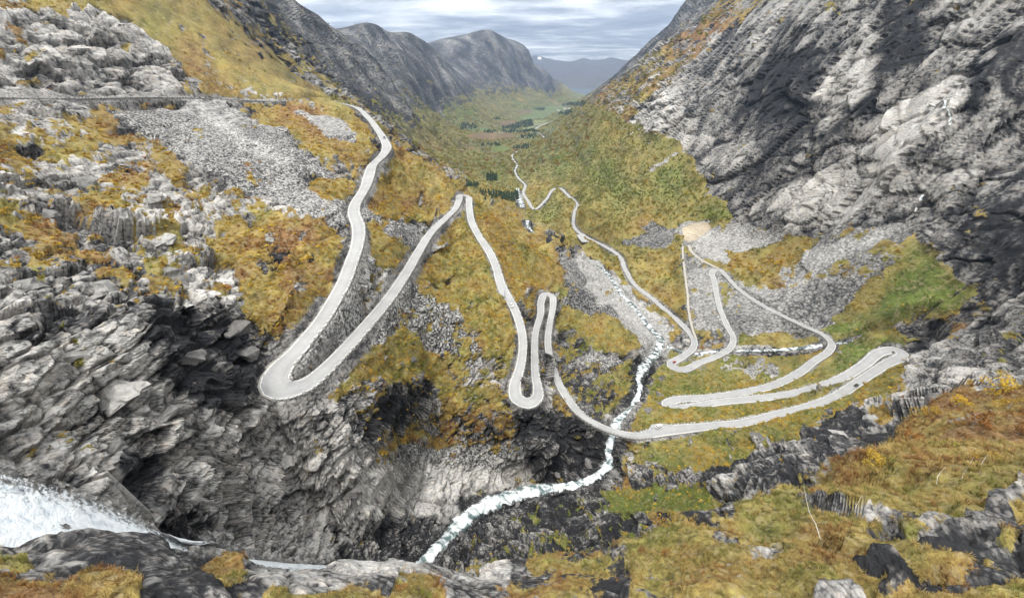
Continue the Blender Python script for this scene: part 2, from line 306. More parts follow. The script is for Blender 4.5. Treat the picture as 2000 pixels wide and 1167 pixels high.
def near_line(c, reach):
    """distance to a centre line, its height and half width there"""
    D = np.full(X.shape, 1e9); H = np.zeros(X.shape); W = np.zeros(X.shape)
    step = np.maximum(1, np.linalg.norm(np.diff(c[:, :2], axis=0, prepend=c[:1, :2]), axis=1))
    for k in range(len(c)):
        x, y, z, w = c[k]; r = math.hypot(x, y); a = math.atan2(x, y)
        s = window(r, a, reach)
        d = np.hypot(X[s] - x, Y[s] - y)
        b = d < D[s]
        D[s] = np.where(b, d, D[s]); H[s] = np.where(b, z, H[s]); W[s] = np.where(b, w / 2, W[s])
    return D, H, W
def carve(Z, D, H, W, drop, up, down, shoulder=1.0, reach=14):
    e = np.maximum(0, D - W - shoulder)
    lo, hi = H - drop - down * e, H - drop + up * e
    f = 1 - sstep(0.6, 1.0, e / reach)
    return np.where(D < 1e8, Z + (np.clip(Z, lo, hi) - Z) * f, Z)
BR0, BR1 = at_d(1148, 821, 189), at_d(1246, 850, 191)      # bridge abutments
def bridge_cut(c):
    d = (BR1 - BR0)[:2]; t = ((c[:, :2] - BR0[:2]) @ d) / (d @ d)
    off = np.abs((c[:, 0] - BR0[0]) * d[1] - (c[:, 1] - BR0[1]) * d[0]) / np.linalg.norm(d)
    return (t > 0.12) & (t < 0.9) & (off < 6) & (np.abs(c[:, 2] + 190) < 4)
Dr, Hr, Wr = near_line(road_c[~bridge_cut(road_c)], 24)
Dt, Ht, Wt = near_line(np.vstack([track_c, track2_c]), 8)
Dv = np.full(X.shape, 1e9)
for c, reach, s in ((riverb_c, 14, 0.6), (creek_c, 12, 0.7), (fall_c, 16, 3.0), (river_c, 18, 1.8)):
    D, H, W = near_line(c, reach)
    Z = carve(Z, D, H, W, 0.9, s, 9.0, 0.3, 8)
    Dv = np.minimum(Dv, D - W)
Z = carve(Z, Dt, Ht, Wt, 0.2, 1.2, 1.0, 0.3)
Z = carve(Z, Dr, Hr, Wr, 0.45, 2.2, 2.6, 0.35)
fa_ = np.arctan2(fall_c[:, 0], fall_c[:, 1]); fo_ = np.argsort(fa_); fr_ = np.hypot(fall_c[:, 0], fall_c[:, 1])
near_fall = sstep(0, 9, np.interp(AZr, fa_[fo_], (fr_ - .46 * fall_c[:, 3])[fo_]) - R) * sstep(math.radians(-46), math.radians(-53), AZr)
Z = Z + (np.minimum(Z, -1.25 * R) - Z) * near_fall
# ------------------------------------------------------------------ what grows and lies where (patches of the ground, outlined on the survey)
def project(X, Y, Z):
    dep = np.maximum(Y * CP - Z * SP, 1e-3)
    return 1000 + F_PX * X / dep, 583.5 - F_PX * (Y * SP + Z * CP) / dep
def inside(px, py, poly):
    p = np.array(poly, float); m = np.zeros(px.shape, bool)
    x0, y0 = p.min(0); x1, y1 = p.max(0)
    s = (px > x0) & (px < x1) & (py > y0) & (py < y1)
    if not s.any(): return m
    X_, Y_ = px[s], py[s]; c = np.zeros(X_.shape, bool)
    for (ax, ay), (bx, by) in zip(p, np.roll(p, -1, 0)):
        if ay == by: continue
        c ^= ((ay > Y_) != (by > Y_)) & (X_ < (bx - ax) * (Y_ - ay) / (by - ay) + ax)
    m[s] = c
    return m
def P(t): return [tuple(float(v) for v in q.split(',')) for q in t.split()]
# outline, then cover of plants, tone (0 orange, .3 gold, .6 olive, 1 green), scree, dark rock, light rock, thicket
ZONES = [
 ('0,-200 2400,-200 2400,1300 -400,1300 -400,-200', .42, .22, .15, .15, .35, .10),
 # left hillside above the upper road
 ('-400,-100 190,-60 330,-60 420,40 560,160 690,207 520,200 400,192 330,140 260,60 -400,40', .74, .26, .35, .0, .5, .05),
 ('-400,40 60,20 230,20 330,90 400,185 330,190 -400,190', .16, .2, .05, .12, .58, .0),
 ('300,0 420,20 520,105 640,185 560,165 420,85', .72, .2, .3, .1, .5, .0),
 # below the upper road
 ('-400,195 330,195 330,290 480,360 640,430 660,560 560,640 -400,620', .42, .20, .12, .16, .50, .10),
 ('230,215 340,200 430,196 560,262 640,330 700,372 690,400 650,440 600,425 500,380 430,335 350,300', .06, .2, .95, .05, .45, .0),
 ('362,194 388,197 470,258 562,308 552,318 450,276 378,214', .02, .2, .9, .0, .9, .0),
 ('540,203 690,212 742,285 715,330 640,310 560,250 500,225', .92, .15, .05, .0, .4, .15),
 ('560,215 640,222 700,262 700,285 620,255', .15, .2, .9, .0, .55, .0),
 ('600,340 690,345 700,375 680,400 600,372', .75, .25, .1, .35, .2, .35),
 ('700,215 770,270 840,315 895,350 885,395 840,440 790,470 715,445 700,400 730,330 760,290', .82, .26, .06, .12, .4, .35),
 ('700,400 790,440 850,425 800,510 760,545 705,520', .14, .3, .9, .0, .5, .05),
 ('690,430 720,430 840,520 800,550 700,500', .9, .22, .05, .05, .4, .3),
 ('640,560 760,555 700,640 600,735 560,740 600,680', .38, .3, .7, .0, .6, .1),
 ('440,420 650,430 680,520 600,640 500,660 470,560', .72, .12, .1, .25, .35, .25),
 # bare crags on the left
 ('-400,600 280,590 470,640 540,730 540,790 640,830 700,900 720,1000 640,1100 -400,1100', .08, .4, .12, .12, .62, .0),
 ('-400,520 100,520 250,600 420,560 500,640 300,690 -400,640', .20, .45, .1, .25, .6, .0),
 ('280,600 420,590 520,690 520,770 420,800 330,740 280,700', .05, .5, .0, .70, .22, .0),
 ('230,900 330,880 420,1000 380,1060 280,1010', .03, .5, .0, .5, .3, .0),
 # between the left hairpins
 ('905,395 960,500 1000,600 1016,680 1000,765 960,800 880,790 760,760 680,800 600,790 650,735 740,640 830,520 890,430', .86, .36, .08, .06, .4, .55),
 ('780,545 860,560 960,690 1000,722 950,750 860,700 790,640 700,700 740,630', .35, .28, .75, .0, .5, .1),
 ('870,690 990,680 990,760 880,760', .45, .35, .35, .1, .4, .2),
 ('580,790 700,800 760,760 850,770 1000,790 1000,860 930,910 860,890 740,930 700,880 620,850', .58, .12, .12, .35, .35, .25),
 ('560,780 640,770 720,860 730,960 640,900', .12, .2, .3, .1, .6, .0),
 ('700,740 850,740 840,800 760,850 700,860 660,800', .34, .3, .05, .5, .28, .1),
 ('740,850 830,830 900,890 880,930 740,935', .62, .15, .5, .1, .35, .1),
 ('780,880 960,870 1040,920 1000,960 760,930', .06, .4, .8, .0, .7, .0),
 ('690,905 1030,915 1000,975 900,1010 700,1000', .03, .4, .4, .05, .85, .0),
 ('700,1030 850,1010 900,1060 860,1110 640,1110', .02, .4, .0, .55, .3, .0),
 ('1010,800 1100,800 1180,850 1210,870 1180,950 1060,950 1010,890', .07, .45, .0, .66, .22, .0),
 ('900,960 1130,950 1240,960 1300,1090 880,1110', .30, .70, .05, .50, .26, .0),
 # right of the second leg, down to the river
 ('915,385 1000,410 1065,470 1100,540 1120,570 1050,565 1000,590 960,500', .93, .2, .03, .06, .3, .65),
 ('1080,560 1120,560 1130,640 1200,700 1240,760 1220,800 1160,820 1090,730', .48, .5, .3, .35, .25, .15),
 ('1090,500 1130,500 1200,600 1190,640 1110,610', .15, .3, .9, .35, .2, .05),
 ('1095,600 1200,620 1250,650 1230,690 1150,680', .9, .35, .1, .0, .4, .2),
 ('1130,680 1230,700 1250,730 1200,760', .2, .3, .8, .1, .5, .0),
 ('1160,740 1260,700 1300,740 1300,800 1220,830', .55, .55, .05, .45, .3, .1),
 # valley floor and the wooded apron on the right
 ('880,355 1010,330 1010,320 1150,200 1260,225 1330,270 1440,420 1420,450 1350,450 1330,480 1340,650 1260,590 1120,470 1000,410', 1.0, .42, .0, .0, .3, 1.0),
 ('1010,325 1090,270 1150,205 1250,225 1330,275 1440,430 1380,440 1250,380 1120,360', 1.0, .62, .0, .0, .3, 1.0),
 ('1020,318 1120,240 1150,225 1200,240 1080,330', 1.0, .5, .0, .0, .3, 1.0),
 ('1220,470 1270,430 1330,440 1310,480 1250,490', .25, .4, .85, .4, .1, .1),
 ('1240,355 1340,270 1350,275 1300,325', .1, .4, .8, .0, .8, .0),
 ('1240,520 1330,490 1340,640 1280,590', .9, .3, .1, .1, .3, .7),
 ('1120,498 1175,506 1215,560 1262,600 1310,650 1312,692 1262,712 1228,650 1180,596 1140,540', .05, .4, .95, .0, .92, .0),
 # slopes of the right hand bowl
 ('1330,470 1420,440 1530,440 1770,420 1890,540 1890,600 1700,660 1440,670 1340,640', .42, .4, .6, .1, .35, .3),
 ('1360,475 1450,448 1530,455 1520,475 1420,510 1370,500', .02, .4, 1.0, .0, .75, .0),
 ('1330,440 1385,432 1380,470 1340,470', .02, .4, .9, .0, 1.0, .0),
 ('1420,495 1600,465 1560,505 1500,560 1440,550', 1.0, .28, .0, .0, .3, .9),
 ('1490,555 1560,500 1770,440 1790,470 1700,520 1640,560 1500,580', .40, .3, .8, .05, .5, .5),
 ('1560,495 1770,435 1780,445 1600,515', .02, .3, .9, .0, 1.0, .0),
 ('1430,600 1520,560 1760,525 1640,610 1620,650 1560,630', .05, .3, .98, .3, .25, .02),
 ('1420,600 1520,620 1600,655 1440,655', .1, .3, .95, .3, .25, .0),
 ('1340,520 1400,520 1420,640 1350,640', .25, .3, .8, .0, .6, .3),
 ('1770,455 1840,490 1895,560 1880,600 1700,655 1600,655 1660,600 1760,540', 1.0, .78, .0, .0, .3, .1),
 ('1700,540 1790,510 1700,610 1620,640', .95, .40, .05, .0, .3, .2),
 ('1440,655 1620,655 1620,672 1440,678', .85, .5, .2, .0, .4, .1),
 # the shelves that carry the right hand loops
 ('1280,740 1300,690 1440,670 1620,660 1790,645 1780,740 1660,790 1500,850 1240,860 1230,800', .86, .50, .08, .06, .4, .15),
 ('1640,670 1780,660 1770,690 1700,700 1620,730', 1.0, .80, .0, .0, .4, .05),
 ('1380,730 1500,700 1560,715 1500,740', .4, .4, .5, .0, .6, .0),
 ('1240,855 1500,830 1620,800 1500,900 1380,930 1240,920', .86, .55, .05, .08, .35, .1),
 ('1180,960 1260,945 1400,955 1380,1000 1200,1000', .90, .85, .0, .2, .3, .05),
 ('1200,900 1400,920 1420,960 1250,950', .35, .45, .1, .5, .3, .0),
 ('1380,930 1500,880 1640,810 1760,780 1850,760 1720,900 1600,960 1400,1000', .10, .3, .05, .62, .30, .02),
 ('1640,790 1760,760 1800,790 1700,830', .42, .15, .1, .3, .4, .1),
 ('1780,640 1900,600 2400,600 2400,780 1820,780 1760,730', .22, .25, .1, .35, .45, .05),
 # right hand wall
 ('1150,200 1230,235 1330,285 1380,360 1440,430 1560,460 1770,430 1790,460 1890,560 1880,620 2500,640 2500,-200 1380,-100 1330,40', .10, .25, .05, .14, .46, .02),
 ('1150,200 1400,10 1480,-60 1560,-60 1420,70 1300,170 1220,225', .52, .06, .1, .2, .4, .0),
 ('1250,240 1330,290 1300,300 1220,250', .7, .7, .0, .0, .4, .6),
 ('1440,150 1600,20 1700,0 1640,60 1580,230 1480,290 1430,250', .06, .3, .05, .34, .48, .0),
 ('1530,110 1640,95 1620,190 1560,225 1490,235', .01, .3, .0, .50, .02, .0),
 ('1740,-40 1840,-40 1800,115 1740,140 1690,245 1680,220 1715,110', .01, .3, .0, .50, .0, .0),
 ('1875,140 1945,110 1920,220 1860,245', .01, .3, .0, .50, .0, .0),
 ('1950,60 2040,60 2000,200 1950,170', .01, .3, .0, .50, .0, .0),
 ('1640,100 1730,100 1690,200 1600,260 1590,180', .02, .3, .05, .05, .95, .0),
 ('1680,250 1900,120 1880,200 1850,260 1780,290 1640,310', .03, .3, .05, .0, .9, .0),
 ('1500,380 1640,330 1790,330 1800,400 1640,440 1520,450', .08, .4, .05, .1, .75, .0),
 ('1860,340 2300,330 2300,560 1900,560', .09, .2, .0, .22, .42, .0),
]
def zone_attrs(X, Y, Z, warp=1.0):
    px, py = project(X, Y, Z)
    wl = np.maximum(np.hypot(X, Y) * 0.045, .8)
    # ragged borders: the outlines are shifted by noise tied to the ground
    wx = 22 * warp * (perlin(X / wl, Y / wl, Z / wl, 11) + .6 * perlin(X / wl * 3, Y / wl * 3, Z / wl * 3, 12)); wy = 18 * warp * (perlin(X / wl, Y / wl, Z / wl, 13) + .6 * perlin(X / wl * 3, Y / wl * 3, Z / wl * 3, 14))
    a = np.zeros(X.shape + (6,), np.float32)
    for z in ZONES:
        m = inside(px + wx, py + wy, P(z[0]))
        a[m] = z[1:]
    return a
def blur(a, k):
    for ax in (0, 1):
        p = np.pad(a, [(k, k) if i == ax else (0, 0) for i in range(a.ndim)], mode='edge')
        c = np.cumsum(p, axis=ax, dtype=np.float64)
        n_ = a.shape[ax]
        i1 = np.arange(2 * k, 2 * k + n_); i0 = np.arange(0, n_) - 1
        lo = np.take(c, np.maximum(i0, 0), axis=ax)
        sh = [1] * a.ndim; sh[ax] = n_
        lo = lo * (i0 >= 0).reshape(sh)
        a = ((np.take(c, i1, axis=ax) - lo) / (2 * k + 1)).astype(np.float32)
    return a
def normals(X, Y, Z):
    du = np.stack([np.gradient(t, axis=1) for t in (X, Y, Z)], -1); dv = np.stack([np.gradient(t, axis=0) for t in (X, Y, Z)], -1)
    n_ = np.cross(du, dv); n_ /= np.linalg.norm(n_, axis=-1, keepdims=True) + 1e-12
    return np.where(n_[..., 2:] < 0, -n_, n_)

def cover_noise(X, Y, Z, R, s=0):
    """0..1 evenly spread noise for patches of plants, patch size growing slowly with distance"""
    k = np.clip(R / 190, .35, 5) ** .8
    v = fbm(X / (9.5 * k), Y / (9.5 * k), Z / (9.5 * k), 5, 40 + s, .76)
    return np.clip(.5 + v * .66, 0, 1)

def craggy(X, Y, Z, R, cell, w, tilt, lams, seed=0, shape=(1.5, 1.3, .62)):
    """offset along the normal: jointed blocks and ledges, coarse to fine; also the tint of each block"""
    off = np.zeros(X.shape, np.float32); tint = np.full(X.shape, .5, np.float32)
    ca, sa = math.cos(tilt), math.sin(tilt)
    for k, lam in enumerate(lams):
        wt = sstep(2.2, 4.5, lam / cell) * sstep(0.24, 0.11, lam / R) * w
        m = wt > .01
        if not m.any(): continue
        x, y, z = X[m], Y[m], Z[m]
        wrp = lam * .22
        qx = x + wrp * perlin(x / lam, y / lam, z / lam, seed + 5 * k); qy = y; qz = z + wrp * perlin(x / lam, y / lam, z / lam, seed + 5 * k + 1)
        # beds dip: short across the beds, long along them
        u = (qx * ca + qz * sa) / (lam * shape[0]); v = qy / (lam * shape[1]); t = (-qx * sa + qz * ca) / (lam * shape[2])
        f1, ed, val, til = worley(u, v, t, seed + 70 + k)
        o = (val - .5) * .24 + til * .34 - .13 * (1 - sstep(0, .12, ed)) + .06 * perlin(x / lam * 1.7, y / lam * 1.7, z / lam * 1.7, seed + 90 + k)
        big = .42 if lam > 60 else .62 if lam > 30 else 1.0 if lam > 3.2 else .6
        off[m] += lam * o * wt[m] * big
        tm = tint[m]; tint[m] = tm + ((val - .5) * .42 + .05 - .34 * (1 - sstep(0, .10, ed))) * wt[m]
    return off, np.clip(tint, 0, 1)

pxf, pyf = project(X, Y, Z)
fpoly = [p[:2] for p in pts_of(FALL_TOP)] + [p[:2] for p in reversed(pts_of(FALL_FOOT))]
Z = Z - 5.0 * blur(blur((inside(pxf, pyf - 4, fpoly) & (R > 56) & (R < 82) & (AZr < -.7)).astype(np.float32), 7), 7)
RL = np.sqrt(sum(np.gradient(t_, axis=0) ** 2 for t_ in (X, Y, Z)))
CELL = np.maximum(R * (az[1] - az[0]), .8 * RL)
nz0 = normals(X, Y, Z)
# the broad relief of far ground: gullies and buttresses
ZA = zone_attrs(X, Y, Z)
far = sstep(1150, 1500, R) * (1 - sstep(8, 12, np.degrees(AZr)) * sstep(2300, 1900, R))
ZA = blur(ZA, 2)
steep = 1 - nz0[..., 2]
cn = cover_noise(X, Y, Z, R)
# far valley: woods on the floor and lower slopes, bare rock above
floor_r = np.interp(R, [1000, 1250, 2650, 5100, 8700, 10500], [-300, -325, -425, -525, -590, -640])
fl = np.clip((Z - floor_r - 25) / 330, 0, 1)
veg_far = np.clip(1.05 - .95 * fl - .4 * sstep(.25, .55, steep), .10, 1)
ZA[..., 0] = ZA[..., 0] * (1 - far) + veg_far * far
ZA[..., 1] = ZA[..., 1] * (1 - far) + (.70 - .30 * fl) * far
ZA[..., 2] *= 1 - far; ZA[..., 3] = ZA[..., 3] * (1 - far) + .30 * far; ZA[..., 4] = ZA[..., 4] * (1 - far) + .40 * far; ZA[..., 5] *= 1 - far
veg = sstep(-.10, .10, ZA[..., 0] * 1.04 + .0 - (1 - cn) - .35 * np.clip(steep - .45, 0, 1) * (ZA[..., 0] < .85))
veg = np.where(ZA[..., 0] > .97, 1, veg)
wet = 1 - sstep(-.5, 4, Dv)                                   # bed and banks of the streams
road_m = sstep(.3, 3.5, Dr - Wr)
trk_m = sstep(.1, 1.5, Dt - Wt)
veg = veg * sstep(1, 9, Dv) * road_m * trk_m
rough = np.clip(1 - .78 * veg, 0, 1) * (1 - .85 * ZA[..., 2]) * road_m * trk_m
rough = rough * (0.25 + .75 * sstep(0, 4, Dv))
rw = sstep(.30, .42, AZr) * sstep(330, 430, R)                 # the right hand wall: sheets that lie along the slope
off1, tint1 = craggy(X, Y, Z, R, CELL, rough * (1 - far) * (1 - rw), .5, (110, 52, 24, 11, 5.2, 2.5, 1.3))
off1b, tint1b = craggy(X, Y, Z, R, CELL * 1.5, rough * (1 - far) * rw, .80, (90, 40, 18, 8.5, 4.4), 1500, (2.2, 1.0, .8))
off1 = off1 * (1 - .35 * sstep(-.25, -.4, AZr) * sstep(170, 260, R)) + off1b * .62; tint1 = np.clip(tint1 + tint1b - .5, 0, 1)
# far walls: gullies that run down the slope
fx = X / 260, Y / 260, Z / 1500
gul = -np.abs(perlin(*fx, 301)) * 70 - np.abs(perlin(X / 95, Y / 95, Z / 600, 302)) * 26 + fbm(X / 420, Y / 420, Z / 420, 4, 303) * 26 - np.abs(perlin(X / 40, Y / 40, Z / 260, 304)) * 9 * sstep(4500, 2500, R)
off2 = 1.3 * gul * far * sstep(.05, .35, steep) * (1 - .55 * sstep(3000, 6000, R))
soft = fbm(X / 14, Y / 14, Z / 14, 4, 21) * 1.5 + fbm(X / 3, Y / 3, Z / 3, 2, 31) * .35 * (CELL < 1.2)   # hummocks under the plants
off = off1 + off2 + soft * veg * road_m * sstep(.8, 3, Dv)
off = np.where(Dr < 1e8, off * road_m, off)
BX, BY, BZ = X, Y, Z
X, Y, Z = X + nz0[..., 0] * off, Y + nz0[..., 1] * off, Z + nz0[..., 2] * off
Z = np.where(Dr - Wr < 1.2, np.minimum(Z, np.where(Dr < 1e8, Hr - .35, 1e9)), Z)

def stone_value(X, Y, Z, unit, light, tint, dark, seed=0, rw=None):
    """lightness of the bare rock: beds, weathering, block by block"""
    def nz(l, s, o=4, g=.6): return fbm(X / (l * unit), Y / (l * unit), Z / (l * unit), o, seed + s, g)
    ca, sa = math.cos(.45), math.sin(.45)
    u, t_ = (X * ca + Z * sa) / (9 * unit), (-X * sa + Z * ca) / (1.1 * unit)
    strat = fbm(u, Y / (9 * unit), t_, 3, seed + 601, .6)
    if rw is not None:
        ca, sa = math.cos(.85), math.sin(.85)
        s2 = fbm((X * ca + Z * sa) / (16 * unit), Y / (1.7 * unit), (-X * sa + Z * ca) / (4 * unit), 4, seed + 605, .6)
        stain = sstep(.10, .42, fbm((X * ca + Z * sa) / (60 * unit), Y / (5 * unit), (-X * sa + Z * ca) / (14 * unit), 4, seed + 607, .55))
        strat = strat * (1 - rw) + (s2 * 1.0 - .85 * stain) * rw
    big = nz(38, 620, 5)
    v = .46 + (light - .5) * .62 + (tint - .5) * .46 + big * .26 + nz(5, 640, 3) * .14 + strat * .20
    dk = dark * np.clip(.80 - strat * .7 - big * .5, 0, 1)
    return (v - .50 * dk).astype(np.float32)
UNIT = np.clip(R / 230, .5, 14)
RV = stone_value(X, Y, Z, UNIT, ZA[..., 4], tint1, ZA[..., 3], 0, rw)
RVF = .09 + .30 * fbm(X / 150, Y / 150, Z / 900, 4, 690, .6) + .22 * fbm(X / 40, Y / 40, Z / 260, 3, 695, .6) * sstep(7000, 3000, R) + .10 * fl
RV = (RV * (1 - far) + RVF * far).astype(np.float32)
TN = (ZA[..., 1] + .09 + .50 * fbm(X / (18 * UNIT), Y / (18 * UNIT), Z / (18 * UNIT), 4, 660, .65)).astype(np.float32)
PV = (1 - .32 * far) * np.clip(1 + .75 * fbm(X / (6 * UNIT), Y / (6 * UNIT), Z / (6 * UNIT), 4, 680, .7), .35, 2).astype(np.float32)

# ------------------------------------------------------------------ the ledge under the viewpoint
TOP = "-300,1167,14 0,1167,11.5 300,1167,9.7 600,1167,8 800,1167,7.5 1000,1167,7.3 1200,1167,8 1400,1167,9.8 1600,1167,12 1800,1167,14.5 2000,1167,17 150,1100,14.5 400,1120,12 700,1130,9.6 1000,1125,9.3 1300,1090,12.5 1450,1050,15.5 1600,1050,17 1700,1000,22 1500,1000,18.5 1800,1050,19.5 2000,1050,22 1800,920,32 2000,900,38 1900,820,50 2000,800,56 1700,1100,16 2300,1000,30 2300,1167,22 1900,980,27 1620,985,22"
tp = np.array([at_r(*p) for p in pts_of(TOP)])
lc = np.vstack([eg, tp, [[3 * math.sin(a), 3 * math.cos(a), -13.6] for a in np.radians(np.arange(-80, 81, 20))]])
lu = np.stack([np.arctan2(lc[:, 0], lc[:, 1]), np.log(np.hypot(lc[:, 0], lc[:, 1]))], 1); lv = lc[:, 2] / np.hypot(lc[:, 0], lc[:, 1])
m_ = len(lu); B = np.zeros((m_ + 3, m_ + 3)); B[:m_, :m_] = mq(lu, lu); B[:m_, m_] = B[m_, :m_] = 1; B[:m_, m_ + 1:] = lu; B[m_ + 1:, :m_] = lu.T
ls = np.linalg.solve(B, np.concatenate([lv, np.zeros(3)]))
ea, er = np.arctan2(eg[:, 0], eg[:, 1]), np.log(np.hypot(eg[:, 0], eg[:, 1]))
LA, LT, LCF = 620, 300, 60
laz = np.linspace(math.radians(-80), math.radians(78), LA)
o_ = np.argsort(ea); ledge_r = np.interp(laz, ea[o_], er[o_])
kk = np.hanning(13); kk /= kk.sum(); ledge_r = np.convolve(np.pad(ledge_r, 6, mode='edge'), kk, 'valid')
t = np.linspace(0, 1, LT)[:, None]
llr = math.log(4.2) + (ledge_r[None, :] - math.log(4.2)) * t
q = np.stack([np.broadcast_to(laz, llr.shape).ravel(), llr.ravel()], 1)
lz = np.concatenate([mq(q[i:i + 20000], lu) @ ls[:m_] for i in range(0, len(q), 20000)]) + ls[m_] + q @ ls[m_ + 1:]
lR = np.exp(llr); lZ = lz.reshape(lR.shape) * lR
# rounded lip, then the drop
tc = np.linspace(0, 1, LCF + 1)[1:, None]
drop = 75 * tc ** 1.6
lRc = lR[-1:] + drop * .16 + .9 * np.sqrt(tc); lZc = lZ[-1:] - drop - .25 * tc
lR2, lZ2 = np.vstack([lR, lRc]), np.vstack([lZ, lZc])
lA2 = np.broadcast_to(laz, lR2.shape)
lX, lY, lZ = lR2 * np.sin(lA2), lR2 * np.cos(lA2), lZ2
LZONES = [
 ('-900,400 3000,400 3000,1800 -900,1800', .28, .25, .0, .30, .42, .0),
 ('-400,1000 640,1060 560,1125 480,1160 -400,1200', .10, .25, .0, .42, .45, .0),
 ('-400,1115 150,1125 260,1150 260,1800 -400,1800', .97, .06, .0, .2, .3, .0),
 ('-60,1085 60,1090 70,1120 -60,1115', .9, .5, .0, .2, .3, .0),
 ('150,1105 240,1110 250,1135 170,1130', .9, .15, .0, .2, .3, .0),
 ('410,1085 470,1088 495,1130 440,1155 390,1140', 1., .34, .0, .2, .3, .0),
 ('500,1100 1000,1080 1010,1140 700,1150 520,1180', .20, .2, .0, .12, .66, .0),
 ('520,1150 700,1150 720,1300 520,1300', .8, .45, .0, .1, .5, .0),
 ('770,1120 860,1125 880,1300 740,1300', .85, .4, .0, .1, .5, .0),
 ('1000,1060 1260,1040 1240,1800 960,1800', .42, .30, .0, .50, .3, .0),
 ('1235,1000 1380,980 1500,975 1700,880 1850,740 2600,600 2600,1800 1200,1800', .69, .38, .0, .35, .45, .0),
 ('1250,1040 1390,985 1440,985 1450,1060 1300,1130', .55, .35, .0, .55, .35, .0),
 ('1440,975 1530,965 1570,985 1550,1030 1450,1050', .97, .62, .0, .2, .4, .0),
 ('1760,730 2600,600 2600,900 1960,860 1800,880', .84, .08, .0, .15, .5, .0),
 ('1900,740 2600,700 2600,760 1900,760', .25, .1, .0, .1, .6, .0),
 ('1600,890 1780,850 1960,880 1900,960 1640,980', .92, .30, .0, .3, .4, .0),
 ('1690,1012 1735,1003 1755,1030 1745,1052 1715,1048', .0, .3, .0, 1.0, .0, .0),
 ('1698,1068 1740,1062 1770,1095 1830,1105 1815,1135 1710,1140 1665,1105', .0, .3, .0, 1.0, .0, .0),
 ('1770,1040 1830,1020 1900,1030 1930,1065 1880,1090 1800,1075', .0, .3, .0, .92, .05, .0),
 ('1880,1020 2000,950 2300,900 2300,990 1990,1000 1930,1040', .1, .3, .0, .45, .4, .0),
 ('1690,1165 1720,1150 1830,1128 2000,1050 2300,1020 2300,1120 2000,1110 1850,1135 1740,1180', .0, .3, .0, .45, .35, .0),
 ('1600,1160 1680,1150 1720,1300 1560,1300', .0, .3, .0, .3, .6, .0),
 ('1850,1150 2000,1110 2300,1120 2300,1400 1800,1400', .7, .55, .0, .3, .6, .0),
]
def ledge_attrs(X, Y, Z):
    px, py = project(X, Y, Z)
    wx = 16 * fbm(X / 1.6, Y / 1.6, Z / 1.6, 3, 15); wy = 12 * fbm(X / 1.6, Y / 1.6, Z / 1.6, 3, 18)
    a = np.zeros(X.shape + (6,), np.float32)
    for z in LZONES:
        a[inside(px + wx, py + wy, P(z[0]))] = z[1:]
    return a
lN = normals(lX, lY, lZ)
LAtt = blur(ledge_attrs(lX, lY, lZ), 2)
lcell = np.maximum(lR2 * (laz[1] - laz[0]), np.sqrt(sum(np.gradient(t_, axis=0) ** 2 for t_ in (lX, lY, lZ))))
lcn = np.clip(.5 + .72 * fbm(lX / 4.5, lY / 4.5, lZ / 4.5, 5, 60, .6), 0, 1)
lveg = sstep(-.1, .1, LAtt[..., 0] * 1.04 - (1 - lcn)); lveg[-LCF + 6:] *= .25
lrough = 1 - .8 * lveg
loff, ltint = craggy(lX, lY, lZ, lR2 * 3, lcell, lrough * .8, .35, (9, 4, 1.9, .85, .4), 500)
smooth_l = 1 - .68 * sstep(1500, 1000, project(lX, lY, lZ)[0])          # ice-worn slabs on the left
loff = loff * smooth_l + (fbm(lX / 2.6, lY / 2.6, lZ / 2.6, 4, 520) * .62 + fbm(lX / .6, lY / .6, lZ / .6, 2, 530) * .09) * lveg + fbm(lX / 7, lY / 7, lZ / 7, 3, 540) * .5
loff *= sstep(4.5, 7, lR2)
lX, lY, lZ = lX + lN[..., 0] * loff, lY + lN[..., 1] * loff, lZ + lN[..., 2] * loff

lRV = stone_value(lX, lY, lZ, .12, LAtt[..., 4], ltint, LAtt[..., 3], 50)
lTN = LAtt[..., 1] + .48 * fbm(lX / 3.2, lY / 3.2, lZ / 3.2, 4, 710, .65); lPV = np.clip(1 + .8 * fbm(lX / .9, lY / .9, lZ / .9, 4, 720, .7), .3, 2)
